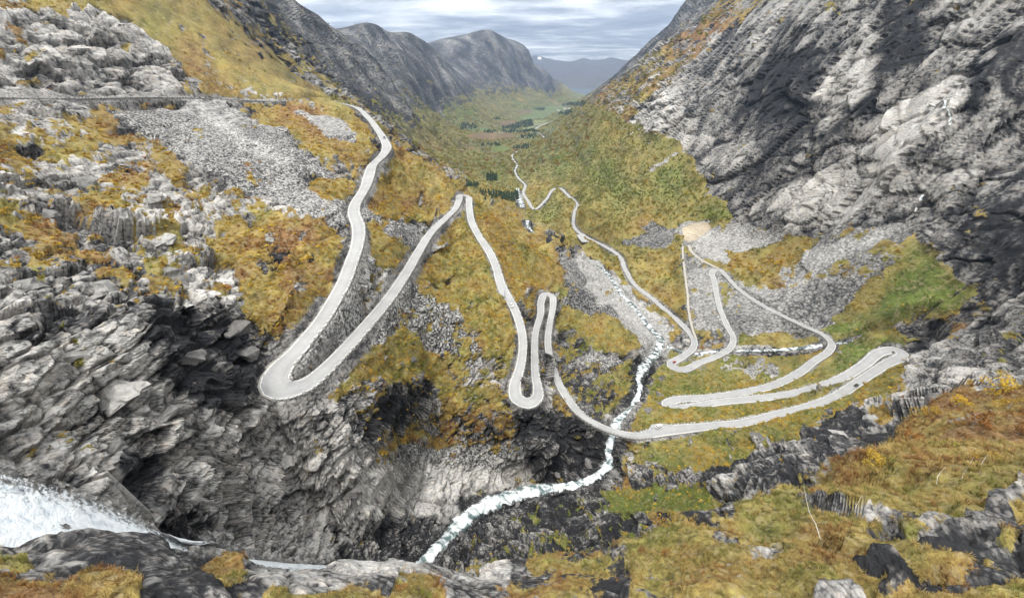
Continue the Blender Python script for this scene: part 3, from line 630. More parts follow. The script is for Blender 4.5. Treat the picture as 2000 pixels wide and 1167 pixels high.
# ------------------------------------------------------------------ small node language for materials
class NT:
    def __init__(s, name):
        s.m = bpy.data.materials.new(name); s.m.use_nodes = True; s.t = s.m.node_tree; s.t.nodes.clear()
        s.out = s.t.nodes.new('ShaderNodeOutputMaterial')
    def put(s, sock, v):
        if hasattr(v, 'is_output'): s.t.links.new(v, sock)
        elif v is not None:
            if isinstance(v, (tuple, list)) and len(v) == 3 and sock.type == 'RGBA': v = (*v, 1)
            sock.default_value = v
    def n(s, typ, outi=0, props=None, **inp):
        nd = s.t.nodes.new(typ)
        for k, v in (props or {}).items(): setattr(nd, k, v)
        for k, v in inp.items():
            key = int(k[1:]) if k[0] == 'i' and k[1:].isdigit() else k.replace('_', ' ')
            s.put(nd.inputs[key], v)
        return nd.outputs[outi]
    def math(s, op, a, b=None, c=None, clamp=False):
        nd = s.t.nodes.new('ShaderNodeMath'); nd.operation = op; nd.use_clamp = clamp
        for i, v in enumerate((a, b, c)):
            if v is not None: s.put(nd.inputs[i], v)
        return nd.outputs[0]
    def add(s, a, b): return s.math('ADD', a, b)
    def mul(s, a, b): return s.math('MULTIPLY', a, b)
    def sub(s, a, b): return s.math('SUBTRACT', a, b)
    def mad(s, a, b, c): return s.math('MULTIPLY_ADD', a, b, c)
    def rng(s, v, a, b, c=0.0, d=1.0, smooth=True):
        nd = s.t.nodes.new('ShaderNodeMapRange'); nd.interpolation_type = 'SMOOTHSTEP' if smooth else 'LINEAR'
        for i, q in enumerate((v, a, b, c, d)): s.put(nd.inputs[i], q)
        return nd.outputs[0]
    def mix(s, f, a, b, blend='MIX'):
        nd = s.t.nodes.new('ShaderNodeMix'); nd.data_type = 'RGBA'; nd.blend_type = blend
        s.put(nd.inputs[0], f); s.put(nd.inputs[6], a); s.put(nd.inputs[7], b)
        return nd.outputs[2]
    def mixf(s, f, a, b):
        nd = s.t.nodes.new('ShaderNodeMix'); nd.data_type = 'FLOAT'
        s.put(nd.inputs[0], f); s.put(nd.inputs[2], a); s.put(nd.inputs[3], b)
        return nd.outputs[0]
    def ramp(s, f, stops, interp='LINEAR'):
        nd = s.t.nodes.new('ShaderNodeValToRGB'); nd.color_ramp.interpolation = interp
        e = nd.color_ramp.elements
        e[0].position, e[0].color = stops[0][0], (*stops[0][1], 1); e[1].position, e[1].color = stops[-1][0], (*stops[-1][1], 1)
        for p, c in stops[1:-1]: e.new(p).color = (*c, 1)
        s.put(nd.inputs[0], f)
        return nd.outputs[0]
    def noise(s, vec, scale, detail=3.0, rough=.5, dist=0.0, out=0):
        return s.n('ShaderNodeTexNoise', out, None, Vector=vec, Scale=scale, Detail=detail, Roughness=rough, Distortion=dist)
    def voro(s, vec, scale, feature='F1', out=0, rand=1.0):
        return s.n('ShaderNodeTexVoronoi', out, {'feature': feature}, Vector=vec, Scale=scale, Randomness=rand)
    def mapping(s, vec, scale=(1, 1, 1), rot=(0, 0, 0)):
        nd = s.t.nodes.new('ShaderNodeMapping'); s.put(nd.inputs['Vector'], vec); nd.inputs['Scale'].default_value = scale; nd.inputs['Rotation'].default_value = rot
        return nd.outputs[0]
    def attr(s, name, kind='GEOMETRY'):
        nd = s.t.nodes.new('ShaderNodeAttribute'); nd.attribute_name = name; nd.attribute_type = kind
        sp = s.t.nodes.new('ShaderNodeSeparateColor'); s.t.links.new(nd.outputs['Color'], sp.inputs[0])
        return sp.outputs[0], sp.outputs[1], sp.outputs[2], nd.outputs['Alpha'], nd.outputs['Color'], nd.outputs['Fac']
    def bsdf(s, col, rough=.85, bump=None, dist=1.0, strength=1.0, spec=.3, **kw):
        b = s.t.nodes.new('ShaderNodeBsdfPrincipled')
        s.put(b.inputs['Base Color'], col); s.put(b.inputs['Roughness'], rough); s.put(b.inputs['Specular IOR Level'], spec)
        for k, v in kw.items(): s.put(b.inputs[k.replace('_', ' ')], v)
        if bump is not None:
            nb = s.t.nodes.new('ShaderNodeBump'); s.put(nb.inputs['Height'], bump); nb.inputs['Distance'].default_value = dist; nb.inputs['Strength'].default_value = strength
            s.t.links.new(nb.outputs[0], b.inputs['Normal'])
        s.t.links.new(b.outputs[0], s.out.inputs[0])
        return b
    def pos(s): return s.n('ShaderNodeNewGeometry', 0)

ROCK = [(0.0, (.020, .021, .024)), (.16, (.060, .060, .062)), (.36, (.215, .212, .206)), (.60, (.400, .395, .382)), (1.0, (.64, .63, .61))]
PLANT = [(0.0, (.160, .088, .038)), (.25, (.205, .148, .046)), (.45, (.195, .164, .050)), (.68, (.145, .138, .040)), (1.0, (.100, .132, .030))]
def ground_material(name, unit):
    """rock, scree and plant cover; unit = scale of the detail in metres"""
    q = NT(name); p = q.pos()
    vegA, tone, scree, rv, _, _ = q.attr('cover')
    light, pv0, wetA, dark, _, _ = q.attr('stone')
    fr, fg, fb, fw, fcol, _ = q.attr('field')
    fine = q.noise(p, 1.0 / unit, 3, .68)
    strat = q.noise(q.mapping(p, (.30 / unit, .30 / unit, .95 / unit), (.35, .42, .3)), 1.0, 4, .68, .25)
    vor = q.t.nodes.new('ShaderNodeTexVoronoi'); q.put(vor.inputs['Vector'], p); vor.inputs['Scale'].default_value = .70 / unit
    vd, vc = vor.outputs['Distance'], q.n('ShaderNodeSeparateColor', 0, None, Color=vor.outputs['Color'])
    v = q.add(rv, q.mul(q.sub(strat, .5), .40)); v = q.add(v, q.mul(q.sub(fine, .5), .30))
    v = q.sub(v, q.mul(q.rng(vd, .45, .85), .20))
    rock = q.ramp(v, ROCK)
    rust = q.rng(q.add(strat, q.mul(pv0, .12)), .60, .78)
    rock = q.mix(q.mul(rust, .40), rock, q.mix(1.0, rock, (1.0, .82, .66), 'MULTIPLY'))
    sv = q.add(q.mad(q.sub(vc, .5), .46 if unit < 1.2 else .20, .47), q.mul(q.sub(rv, .5), .55 if unit < 1.2 else .34)); sv = q.add(sv, q.mul(q.sub(fine, .5), .5)); sv = q.sub(sv, q.rng(vd, .35, .75, 0.0, .30 if unit < 1.2 else .14))
    scr = q.ramp(sv, ROCK)
    sm = q.rng(q.add(scree, q.mul(q.sub(fine, .5), .8)), .38, .62)
    base = q.mix(sm, rock, scr)
    tn = q.add(tone, q.mul(q.sub(fine, .5), .40))
    pv = q.add(pv0, q.mul(q.sub(fine, .5), 1.5))
    pvc = q.n('ShaderNodeCombineColor', 0, None, Red=pv, Green=pv, Blue=pv)
    pl = q.mix(1.0, q.ramp(tn, PLANT), pvc, 'MULTIPLY')
    pl = q.mix(q.mul(q.rng(vc, .62, .9), .45), pl, (.30, .25, .14))
    vm = q.rng(q.add(vegA, q.mul(q.sub(fine, .5), 1.1)), .36, .64)
    col = q.mix(vm, base, pl)
    col = q.mix(q.mul(wetA, .55), col, q.mix(1.0, col, (.45, .46, .47), 'MULTIPLY'))
    col = q.mix(fw, col, q.mix(.5, fcol, q.mix(1.0, fcol, pvc, 'MULTIPLY')))
    h = q.mixf(vm, q.add(q.add(q.mul(strat, 1.0), q.mul(fine, .55)), q.mul(q.mul(vd, scree), -.7)), q.mul(fine, 1.1))
    q.bsdf(col, q.mixf(wetA, .88, .45), q.mul(h, unit), 1.0, .9, .25)
    return q.m
M_near, M_mid, M_wall_r, M_far = ground_material('ledge_ground', .16), ground_material('hillside_ground', .7), ground_material('valley_side_ground', 1.9), ground_material('mountain_ground', 7.0)

def grid_object(name, X, Y, Z, mat, attrs=None, kind='structure', flip=False, smooth=True, parent=None, only=None):
    nr, na = X.shape
    co = np.stack([X, Y, Z], -1).reshape(-1, 3).astype(np.float32)
    idx = np.arange(nr * na).reshape(nr, na)
    f = np.stack([idx[:-1, :-1], idx[:-1, 1:], idx[1:, 1:], idx[1:, :-1]], -1).reshape(-1, 4)
    if not flip: f = f[:, ::-1]
    if not isinstance(smooth, bool): smooth = smooth[:-1, :-1].ravel()
    attrs = {k: np.ascontiguousarray(v, dtype=np.float32).reshape(-1, 4) for k, v in (attrs or {}).items()}
    if only is not None:
        f = f[only.ravel()]
        if not isinstance(smooth, bool): smooth = smooth[only.ravel()]
        use = np.unique(f); back = np.zeros(nr * na, np.int64); back[use] = np.arange(len(use)); f = back[f]; co = co[use]; attrs = {k: v[use] for k, v in attrs.items()}
    me = bpy.data.meshes.new(name)
    me.vertices.add(len(co)); me.vertices.foreach_set('co', co.ravel())
    me.loops.add(f.size); me.loops.foreach_set('vertex_index', np.ascontiguousarray(f).ravel().astype(np.int32))
    me.polygons.add(len(f)); me.polygons.foreach_set('loop_start', np.arange(0, f.size, 4, dtype=np.int32))
    me.update(calc_edges=True)
    me.polygons.foreach_set('use_smooth', np.full(len(f), smooth, bool) if isinstance(smooth, bool) else smooth)
    for k, v in attrs.items():
        at = me.attributes.new(k, 'FLOAT_COLOR', 'POINT'); at.data.foreach_set('color', np.ascontiguousarray(v, dtype=np.float32).ravel())
    if mat: me.materials.append(mat)
    o = bpy.data.objects.new(name, me); C.objects.link(o)
    if kind: o['kind'] = kind
    if parent: o.parent = parent
    return o

# fields of the far valley floor: outline, colour
FIELDS = [('960,287 985,284 1000,293 985,297 955,295', (.13, .17, .05)), ('912,262 990,255 1010,268 960,274 920,270', (.17, .115, .06)), ('905,286 925,284 930,292 905,293', (.19, .14, .07)),
 ('975,238 1010,233 1005,243 975,246', (.17, .12, .075)), ('1040,252 1100,250 1100,262 1040,262', (.12, .13, .07)), ('1035,210 1060,208 1140,206 1145,216 1080,220 1060,233 1040,232', (.12, .155, .07)),
 ('1065,207 1130,207 1150,212 1110,222 1080,220', (.13, .17, .075)), ('1040,236 1070,234 1068,240 1040,241', (.20, .22, .10)), ('1035,242 1065,241 1062,246 1030,246', (.24, .24, .13)), ('1022,248 1055,247 1050,254 1020,253', (.21, .24, .11)),
 ('915,250 955,250 955,255 915,254', (.12, .18, .07)), ('968,258 985,257 985,260 965,260', (.22, .22, .13)), ('1005,255 1030,254 1028,258 1005,258', (.22, .23, .12)), ('1010,265 1035,264 1035,269 1010,269', (.2, .22, .12)),
 ('1015,228 1042,224 1045,233 1015,234', (.12, .17, .07)), ('1010,217 1040,214 1040,220 1010,221', (.15, .11, .08)), ('950,305 965,304 965,309 952,309', (.17, .12, .07))]
px_, py_ = project(BX, BY, BZ)
FLD = np.zeros(X.shape + (4,), np.float32)
fm = (R > 1300)
for poly, c in FIELDS:
    m = inside(px_, py_, P(poly)) & fm & (steep < .12)
    FLD[m] = (*c, .92)
# snow patch on the far peak, water-side flats
m = inside(px_, py_, P('1050,112 1056,112 1057,117 1050,117')) & (R > 12000); FLD[m] = (.8, .82, .85, 1)
m = R > 9300; FLD[m & (FLD[..., 3] < .5)] = (.075, .062, .060, .85)
m = inside(px_, py_, P('1332,446 1352,436 1384,432 1390,446 1372,462 1350,474 1336,470')) & (R > 450) & (R < 900); FLD[m] = (.44, .37, .27, .85)
COVER = np.stack([veg, TN, ZA[..., 2], RV], -1)
STONE = np.stack([np.clip(ZA[..., 4] + .35 * wet * (R > 230), 0, 1), PV, wet * (R < 230) * .9, ZA[..., 3]], -1)
FARM = R > 1000
def cells(m): return m[:-1, :-1] & m[1:, :-1] & m[:-1, 1:] & m[1:, 1:]
TA = {'cover': COVER, 'stone': STONE, 'field': FLD}
terrain = grid_object('valley_terrain', X, Y, Z, M_mid, TA, smooth=(veg > .6) | (Dr - Wr < 1), only=~cells(R > 400))
valley_side = grid_object('valley_side_terrain', X, Y, Z, M_wall_r, TA, smooth=(veg > .6) | (Dr - Wr < 1), only=cells(R > 400) & ~cells(FARM))
mountains = grid_object('mountain_terrain', X, Y, Z, M_far, TA, smooth=veg > .6, only=cells(FARM))
ledge = grid_object('ledge_terrain', lX, lY, lZ, M_near, {'cover': np.stack([lveg, lTN, LAtt[..., 2], lRV], -1), 'stone': np.stack([LAtt[..., 4], lPV, 0 * ltint, LAtt[..., 3]], -1), 'field': np.zeros(lX.shape + (4,))}, smooth=True)
# ------------------------------------------------------------------ helpers for objects
LREG = np.linspace(LR0, LR1, 2600)
ZREG = np.stack([np.interp(LREG, LRr[:, k], Z[:, k]) for k in range(NA)], 1)
def terrain_z(x, y):
    """height of the built ground (valley terrain)"""
    a, l = np.arctan2(x, y), np.log(np.hypot(x, y))
    u = np.clip((a - az[0]) / (az[1] - az[0]), 0, NA - 1.001); v = np.clip((l - LR0) / (LR1 - LR0) * 2599, 0, 2598.999)
    iu, iv = u.astype(int), v.astype(int); fu, fv = u - iu, v - iv
    return (ZREG[iv, iu] * (1 - fu) + ZREG[iv, iu + 1] * fu) * (1 - fv) + (ZREG[iv + 1, iu] * (1 - fu) + ZREG[iv + 1, iu + 1] * fu) * fv
def mesh_obj(name, verts, faces, mat=None, parent=None, smooth=False, loc=None):
    me = bpy.data.meshes.new(name); me.from_pydata([tuple(map(float, v)) for v in verts], [], [tuple(map(int, f)) for f in faces]); me.update()
    if smooth: me.polygons.foreach_set('use_smooth', [True] * len(me.polygons))
    if mat:
        for m in (mat if isinstance(mat, (list, tuple)) else [mat]): me.materials.append(m)
    o = bpy.data.objects.new(name, me); C.objects.link(o)
    if parent: o.parent = parent
    if loc is not None: o.location = loc
    return o
def empty(name, loc, rz=0):
    o = bpy.data.objects.new(name, None); o.empty_display_size = .3; C.objects.link(o); o.location = loc; o.rotation_euler = (0, 0, rz); return o
def tag(o, label, cat, group=None, kind=None):
    o['label'] = label; o['category'] = cat
    if group: o['group'] = group
    if kind: o['kind'] = kind
    return o
def copy_of(src, parent=None, name=None):
    c = src.copy(); C.objects.link(c)
    if parent is not None: c.parent = parent
    for ch in src.children: copy_of(ch, c)
    return c
class MB:
    """collects shapes for one mesh"""
    def __init__(s): s.v, s.f, s.mi = [], [], []
    def quadbox(s, c, d, rz=0, taper=1.0, mi=0):
        x, y, z = (t / 2 for t in d); k = len(s.v); ca, sa = math.cos(rz), math.sin(rz)
        for zz, t in ((-z, 1.0), (z, taper)):
            for xx, yy in ((-x, -y), (x, -y), (x, y), (-x, y)):
                s.v.append((c[0] + (xx * ca - yy * sa) * t, c[1] + (xx * sa + yy * ca) * t, c[2] + zz))
        for f in ((0, 3, 2, 1), (4, 5, 6, 7), (0, 1, 5, 4), (1, 2, 6, 5), (2, 3, 7, 6), (3, 0, 4, 7)): s.f.append(tuple(k + i for i in f)); s.mi.append(mi)
        return s
    def tube(s, pts, rad, n=6, mi=0):
        pts = [Vector(p) for p in pts]; rings = []
        for i, p in enumerate(pts):
            d = (pts[min(i + 1, len(pts) - 1)] - pts[max(i - 1, 0)]).normalized()
            a = d.orthogonal().normalized(); b = d.cross(a); r = rad[i] if hasattr(rad, '__len__') else rad
            rings.append([len(s.v) + j for j in range(n)])
            for j in range(n): s.v.append(tuple(p + (a * math.cos(2 * math.pi * j / n) + b * math.sin(2 * math.pi * j / n)) * r))
        for A_, B_ in zip(rings, rings[1:]):
            for j in range(n): s.f.append((A_[j], A_[(j + 1) % n], B_[(j + 1) % n], B_[j])); s.mi.append(mi)
        s.f.append(tuple(reversed(rings[0]))); s.mi.append(mi); s.f.append(tuple(rings[-1])); s.mi.append(mi)
        return s
    def add(s, v, f, mi=0):
        k = len(s.v); s.v += [tuple(p) for p in v]; s.f += [tuple(k + i for i in q) for q in f]; s.mi += [mi] * len(f); return s
    def build(s, name, mat, parent=None, smooth=False):
        o = mesh_obj(name, s.v, s.f, mat, parent, smooth)
        if isinstance(mat, (list, tuple)): o.data.polygons.foreach_set('material_index', s.mi)
        return o
def plain(name, col, rough=.6, var=.25, scale=2.0, metal=0.0, bump=0.0, spec=.4):
    q = NT(name); n_ = q.noise(q.pos(), scale, 4, .6)
    k = q.mad(q.sub(n_, .5), 2 * var, 1.0)
    c = q.mix(1.0, col, q.n('ShaderNodeCombineColor', 0, None, Red=k, Green=k, Blue=k), 'MULTIPLY')
    q.bsdf(c, rough, n_ if bump else None, bump or 1.0, 1.0, spec, Metallic=metal)
    return q.m

# ------------------------------------------------------------------ the road
def road_material():
    q = NT('road_asphalt'); p = q.pos(); u, _, _, _, _, _ = q.attr('across')
    n1 = q.noise(p, .12, 5, .6); n2 = q.noise(p, 1.6, 3, .6)
    k = q.add(q.mad(q.sub(n1, .5), .60, 1.0), q.mul(q.sub(n2, .5), .30))
    a = q.math('ABSOLUTE', q.sub(u, .5)); a = q.mul(a, 2.0)
    c = q.mix(q.rng(q.math('ABSOLUTE', q.sub(a, .48)), .05, .22, .30, 0), (.30, .302, .303), (.235, .237, .24))     # wheel tracks
    c = q.mix(q.rng(q.add(a, q.mul(q.sub(n2, .5), .16)), .90, .97), c, (.30, .28, .24))                            # gravelly edge
    c = q.mix(q.mul(q.rng(q.math('ABSOLUTE', q.sub(a, .84)), .02, .035, 1, 0), q.rng(n2, .38, .5)), c, (.75, .75, .73))   # worn edge lines
    c = q.mix(1.0, c, q.n('ShaderNodeCombineColor', 0, None, Red=k, Green=k, Blue=k), 'MULTIPLY')
    q.bsdf(c, .8, q.mul(n2, .05), 1.0, 1.0, .3)
    return q.m
M_road = road_material()
M_lay = plain('layby_asphalt', (.30, .302, .305), .85, .2, .5)
M_gravel = plain('track_gravel', (.34, .32, .28), .95, .35, .9, bump=.1)
def frame_of(c):
    d = np.gradient(c[:, :3], axis=0); d[:, 2] = 0
    k = np.array([1, 2, 3, 2, 1.]); k /= k.sum()
    for i in (0, 1): d[:, i] = np.convolve(np.pad(d[:, i], 2, mode='edge'), k, 'valid')
    d /= np.linalg.norm(d, axis=1)[:, None] + 1e-9
    return d[:, :2], np.stack([d[:, 1], -d[:, 0]], 1)
def strip(name, c, mat, us, dz, skirt=1.2, wig=0.0):
    """band along a line: us = positions across (-1..1), dz = rise at each, plus buried skirts"""
    _, nr_ = frame_of(c)
    us2 = [us[0]] + list(us) + [us[-1]]; dz2 = [dz[0] - skirt] + list(dz) + [dz[-1] - skirt]
    w = c[:, 3] / 2
    X_, Y_, Z_, A_ = [], [], [], []
    for k, (u, z) in enumerate(zip(us2, dz2)):
        ww = w * (1 + wig * perlin(c[:, 0] * .21, c[:, 1] * .21, c[:, 2] * 0 + (0 if u < 0 else 7), 77)) if abs(u) > .9 else w
        X_.append(c[:, 0] + nr_[:, 0] * ww * u); Y_.append(c[:, 1] + nr_[:, 1] * ww * u); Z_.append(c[:, 2] + z); A_.append(np.full(len(c), u * .5 + .5))
    A_ = np.array(A_); at = np.stack([A_, A_, A_, A_], -1)
    return grid_object(name, np.array(X_), np.array(Y_), np.array(Z_), mat, {'across': at}, smooth=False)
road = strip('road', road_c, M_road, (-1, -.5, 0, .5, 1), (0, .05, .07, .05, 0), wig=.05)
# layby by the valley road, layby by the bridge
def pad(name, px_list, d, mat, dz=.02):
    v = [at_d(q[0], q[1], q[2] if len(q) > 2 else d) for q in px_list]; n_ = len(v)
    w = [(p[0], p[1], p[2] - 1.5) for p in v]; v = [(p[0], p[1], p[2] + dz) for p in v]
    o = mesh_obj(name, v + w, [tuple(range(n_))[::-1]] + [(i, (i + 1) % n_, n_ + (i + 1) % n_, n_ + i) for i in range(n_)], mat); o['kind'] = 'structure'; return o
pad('layby', [(1126, 458), (1140, 456), (1157, 466), (1156, 472), (1137, 472), (1131, 466)], 298, M_lay)
pad('layby', [(1258, 850, 191.6), (1273, 828, 191.7), (1290, 826, 192.1), (1330, 831, 193.1), (1345, 835, 193.5), (1300, 843, 192.7)], 191.6, M_lay, 0)
pad('layby', [(965, 545), (972, 570), (985, 580), (985, 565), (974, 545)], 137.6, M_lay, .02)
trk = np.vstack([track_c]); strip('gravel_track', trk, M_gravel, (-1, 0, 1), (-.05, .08, -.05), .6, .15)
strip('gravel_track', track2_c, M_gravel, (-1, 0, 1), (.0, .12, .0), .6, .2)

# ------------------------------------------------------------------ retaining walls and guard stones along the valley side
q_ = NT('dry_stone_wall'); p_ = q_.pos(); vv = q_.voro(p_, 1.3, 'F1', 1); vs_ = q_.n('ShaderNodeSeparateColor', 0, None, Color=vv); ve = q_.voro(p_, 1.3, 'DISTANCE_TO_EDGE')
q_.bsdf(q_.mix(q_.rng(ve, 0, .09), (.05, .05, .05), q_.ramp(vs_, [(0, (.13, .13, .13)), (.5, (.22, .215, .205)), (1, (.36, .35, .33))])), .9, q_.rng(ve, 0, .2), .25, 1.0, .2)
M_wall = q_.m
M_guard = plain('guard_stone_rock', (.46, .455, .44), .9, .3, 3.0)
td, nd = frame_of(road_c)
hw = road_c[:, 3] / 2
cut = bridge_cut(road_c)
px_r, py_r = project(road_c[:, 0], road_c[:, 1], road_c[:, 2])
arc = np.concatenate([[0], np.cumsum(np.linalg.norm(np.diff(road_c[:, :3], axis=0), axis=1))])
def leg_of(px, py, i):
    k = key_index[i]
    if k <= 9: return 'the upper road across the left hillside'
    if k <= 28: return 'the road dropping to the left hairpin'
    if k <= 42: return 'the road climbing to the crest bend'
    if k <= 58: return 'the road down to the middle hairpin'
    if k <= 76: return 'the narrow double loop'
    if k <= 88: return 'the road right of the bridge'
    if k <= 106: return 'the middle right hand loop'
    return 'the lowest right hand loop'
KP = np.array([at_d(px, py, d) for px, py, d, w in ROAD])
key_index = [int(np.argmin(((KP - road_c[i, :3]) ** 2).sum(1))) for i in range(len(road_c))]
walls, guards = [], []
for side in (-1, 1):
    ex, ey = road_c[:, 0] + nd[:, 0] * side * (hw + 2.6), road_c[:, 1] + nd[:, 1] * side * (hw + 2.6)
    fall_h = road_c[:, 2] - terrain_z(ex, ey)
    # another leg of the road right beside?
    need = (fall_h > 1.3) & ~cut & (np.hypot(road_c[:, 0], road_c[:, 1]) < 640)
    k = np.convolve(need.astype(float), np.ones(7) / 7, 'same') > .45
    k &= ~cut
    i = 0
    while i < len(k):
        if not k[i]: i += 1; continue
        j = i
        while j < len(k) and k[j]: j += 1
        if j - i >= 6: walls.append((side, i, j, fall_h))
        i = j
wall_n = {}
for side, i, j, fh in walls:
    s_ = np.arange(i, j); n_ = len(s_)
    rows = 8
    h = np.clip(fh[s_] + .6, 1.2, np.where(np.array(key_index)[s_] <= 9, 1.6, 6.5)); h = np.convolve(np.pad(h, 3, mode='edge'), np.ones(7) / 7, 'valid')
    h *= np.clip(np.minimum(np.arange(n_), np.arange(n_)[::-1]) / 3.0, .25, 1)
    G_ = []
    for r_ in range(rows + 1):
        t_ = r_ / rows
        o_ = hw[s_] + .12 + t_ * h * .16 + rng.uniform(-.10, .10, n_) * (0 < r_)
        G_.append(np.stack([road_c[s_, 0] + nd[s_, 0] * side * o_, road_c[s_, 1] + nd[s_, 1] * side * o_, road_c[s_, 2] + .10 - t_ * h], -1))
    top_in = np.stack([road_c[s_, 0] + nd[s_, 0] * side * (hw[s_] - .30), road_c[s_, 1] + nd[s_, 1] * side * (hw[s_] - .30), road_c[s_, 2] + .10], -1)
    G_ = np.array([top_in - [0, 0, .5], top_in] + G_)
    o = grid_object('retaining_wall', G_[..., 0], G_[..., 1], G_[..., 2], M_wall, kind=None, flip=(side > 0), smooth=False)
    mid_i = (i + j) // 2
    leg = leg_of(0, 0, mid_i)
    wall_n.setdefault(leg, []).append((o, px_r[mid_i], py_r[mid_i], n_))
    for a_ in np.arange(arc[i], arc[j - 1], 2.7):
        ii = min(len(arc) - 1, int(np.searchsorted(arc, a_))); guards.append((side, ii))
for leg, lst in wall_n.items():
    lst.sort(key=lambda t: t[1])
    for n_, (o, px, py, ln) in enumerate(lst):
        ordn = ['first', 'second', 'third', 'fourth', 'fifth', 'sixth', 'seventh', 'eighth', 'ninth', 'tenth'][min(n_, 9)]
        ex = '' if len(lst) == 1 else (' leftmost stretch' if n_ == 0 else ' rightmost stretch' if n_ == len(lst) - 1 else f' {ordn} stretch from left')
        tag(o, f'grey stone wall under {leg},{ex}' if ex else f'grey stone retaining wall under {leg}', 'retaining wall', 'stone walls under the road')
# guard stones: one block, set out along the wall tops
gb = MB().quadbox((0, 0, .25), (.95, .55, .9), 0, .78)
gv = np.array(gb.v); gv += rng.uniform(-.05, .05, gv.shape)
guard_mesh = bpy.data.meshes.new('guard_stone'); guard_mesh.from_pydata([tuple(v) for v in gv], [], gb.f); guard_mesh.update(); guard_mesh.materials.append(M_guard)
guards.sort(key=lambda g: math.hypot(road_c[g[1], 0], road_c[g[1], 1]) * (0.55 if key_index[g[1]] <= 8 else 1.0))
rest = MB()
for n_, (side, ii) in enumerate(guards):
    e = hw[ii] - .15
    p = (road_c[ii, 0] + nd[ii, 0] * side * e, road_c[ii, 1] + nd[ii, 1] * side * e, road_c[ii, 2] + .05)
    rz = math.atan2(td[ii, 1], td[ii, 0]); k = rng.uniform(.8, 1.25)
    if n_ < 300:
        o = bpy.data.objects.new('guard_stone', guard_mesh); C.objects.link(o); o.location = p; o.rotation_euler = (0, 0, rz + rng.uniform(-.2, .2)); o.scale = (k, k, k * rng.uniform(.85, 1.2))
        leg = leg_of(0, 0, ii); tag(o, f'small pale guard stone on the edge of {leg}', 'guard stone', f'guard stones along {leg}')
    else:
        ca, sa = math.cos(rz), math.sin(rz)
        rest.add([(p[0] + (x * ca - y * sa) * k, p[1] + (x * sa + y * ca) * k, p[2] + z * k) for x, y, z in gv], gb.f)
if rest.v:
    o = rest.build('guard_stone_row', M_guard); tag(o, 'rows of small pale guard stones along the farther road edges', 'guard stones', kind='stuff')

# ------------------------------------------------------------------ running water
def water_material(name, foam_lo, foam_hi, scale, body=(.045, .085, .085), edge=True, streak=None):
    q = NT(name); p = q.pos(); u, along, _, _, _, _ = q.attr('across')
    if streak: p = q.n('ShaderNodeCombineXYZ', 0, None, X=q.mul(u, streak[0]), Y=q.mul(along, streak[1]))
    n1 = q.noise(p, scale, 5, .62, .6); n2 = q.noise(p, scale * 4.2, 3, .6)
    f = q.rng(q.add(n1, q.mul(q.sub(n2, .5), .16)), foam_lo, foam_hi)
    c = q.mix(f, body, q.mix(n2, (.74, .80, .84), (.92, .94, .95)))
    b = q.bsdf(c, q.mixf(f, .12, .7), q.mul(q.add(n1, q.mul(n2, .4)), 1.0 / (scale * 3)), 1.0, .8, .5)
    if edge:
        a = q.mul(q.math('ABSOLUTE', q.sub(u, .5)), 2.0)
        al = q.rng(q.add(a, q.mul(q.sub(q.noise(p, scale * 2.2, 4, .65), .5), 1.7)), .50, .95, 1.0, 0.0)
        q.put(b.inputs['Alpha'], al)
    return q.m
M_rapid = water_material('rapids_water', .36, .60, .17, (.10, .155, .155))
M_river = water_material('river_water', .44, .66, .17, (.075, .10, .10))
M_fall = water_material('waterfall_water', .26, .58, 1.0, (.50, .57, .64), streak=(9.0, 26.0))
def water(name, c, mat, rise, n=13, rough=.5, seed=0):
    _, nr_ = frame_of(c); u = np.linspace(-1, 1, n)[:, None]
    X_ = c[None, :, 0] + nr_[None, :, 0] * c[None, :, 3] / 2 * u; Y_ = c[None, :, 1] + nr_[None, :, 1] * c[None, :, 3] / 2 * u
    Z_ = c[None, :, 2] + rise * (1 - u * u) - .75 * np.abs(u) ** 3 + rough * fbm(X_ / 3.2, Y_ / 3.2, c[None, :, 2] / 3.2 + 0 * u, 3, 800 + seed)
    A_ = np.broadcast_to(u * .5 + .5, X_.shape); V_ = np.broadcast_to(np.linspace(0, 1, len(c))[None], X_.shape)
    return grid_object(name, X_, Y_, Z_, mat, {'across': np.stack([A_, V_, A_, A_], -1)}, smooth=True)
def resample(c, step):
    s_ = np.concatenate([[0], np.cumsum(np.linalg.norm(np.diff(c[:, :3], axis=0), axis=1))]); t_ = np.arange(0, s_[-1], step)
    return np.stack([np.interp(t_, s_, c[:, k]) for k in range(4)], 1)
def ragged(c):
    c = c.copy(); c[:, 3] *= 1 + .55 * perlin(c[:, 0] / 7, c[:, 1] / 7, c[:, 2] / 7, 85); return c
def widen(c, k): c = c.copy(); c[:, 3] *= k; return c
n_g = int(np.argmin(np.hypot(river_c[:, 0] - at_d(1258, 715, 255)[0], river_c[:, 1] - at_d(1258, 715, 255)[1])))
water('gorge_stream', ragged(widen(resample(river_c[:n_g + 3], .8), 1.12)), M_rapid, .25, 15, .75, 1)
water('river', widen(resample(river_c[n_g:], 1.5), .85), M_river, -.1, 15, .25, 2)
water('river', widen(resample(riverb_c, 2), 1.3), M_river, -.1, 9, .25, 3)
water('creek', widen(resample(creek_c, 1.2), 1.2), M_river, -.1, 9, .3, 4)
def loft(txt, n_):
    q = np.array([at_r(*p) for p in pts_of(txt)]); t_ = np.linspace(0, len(q) - 1, n_)
    k = np.ones(7) / 7; return np.stack([np.convolve(np.pad(np.interp(t_, np.arange(len(q)), q[:, a_]), 3, mode='edge'), k, 'valid') for a_ in range(3)], 1)
nf, nu = 90, 40
top_, foot_ = loft(FALL_TOP, nf), loft(FALL_FOOT, nf)
u_ = np.linspace(0, 1, nu)[:, None, None]
W_ = top_[None] * (1 - u_) + foot_[None] * u_
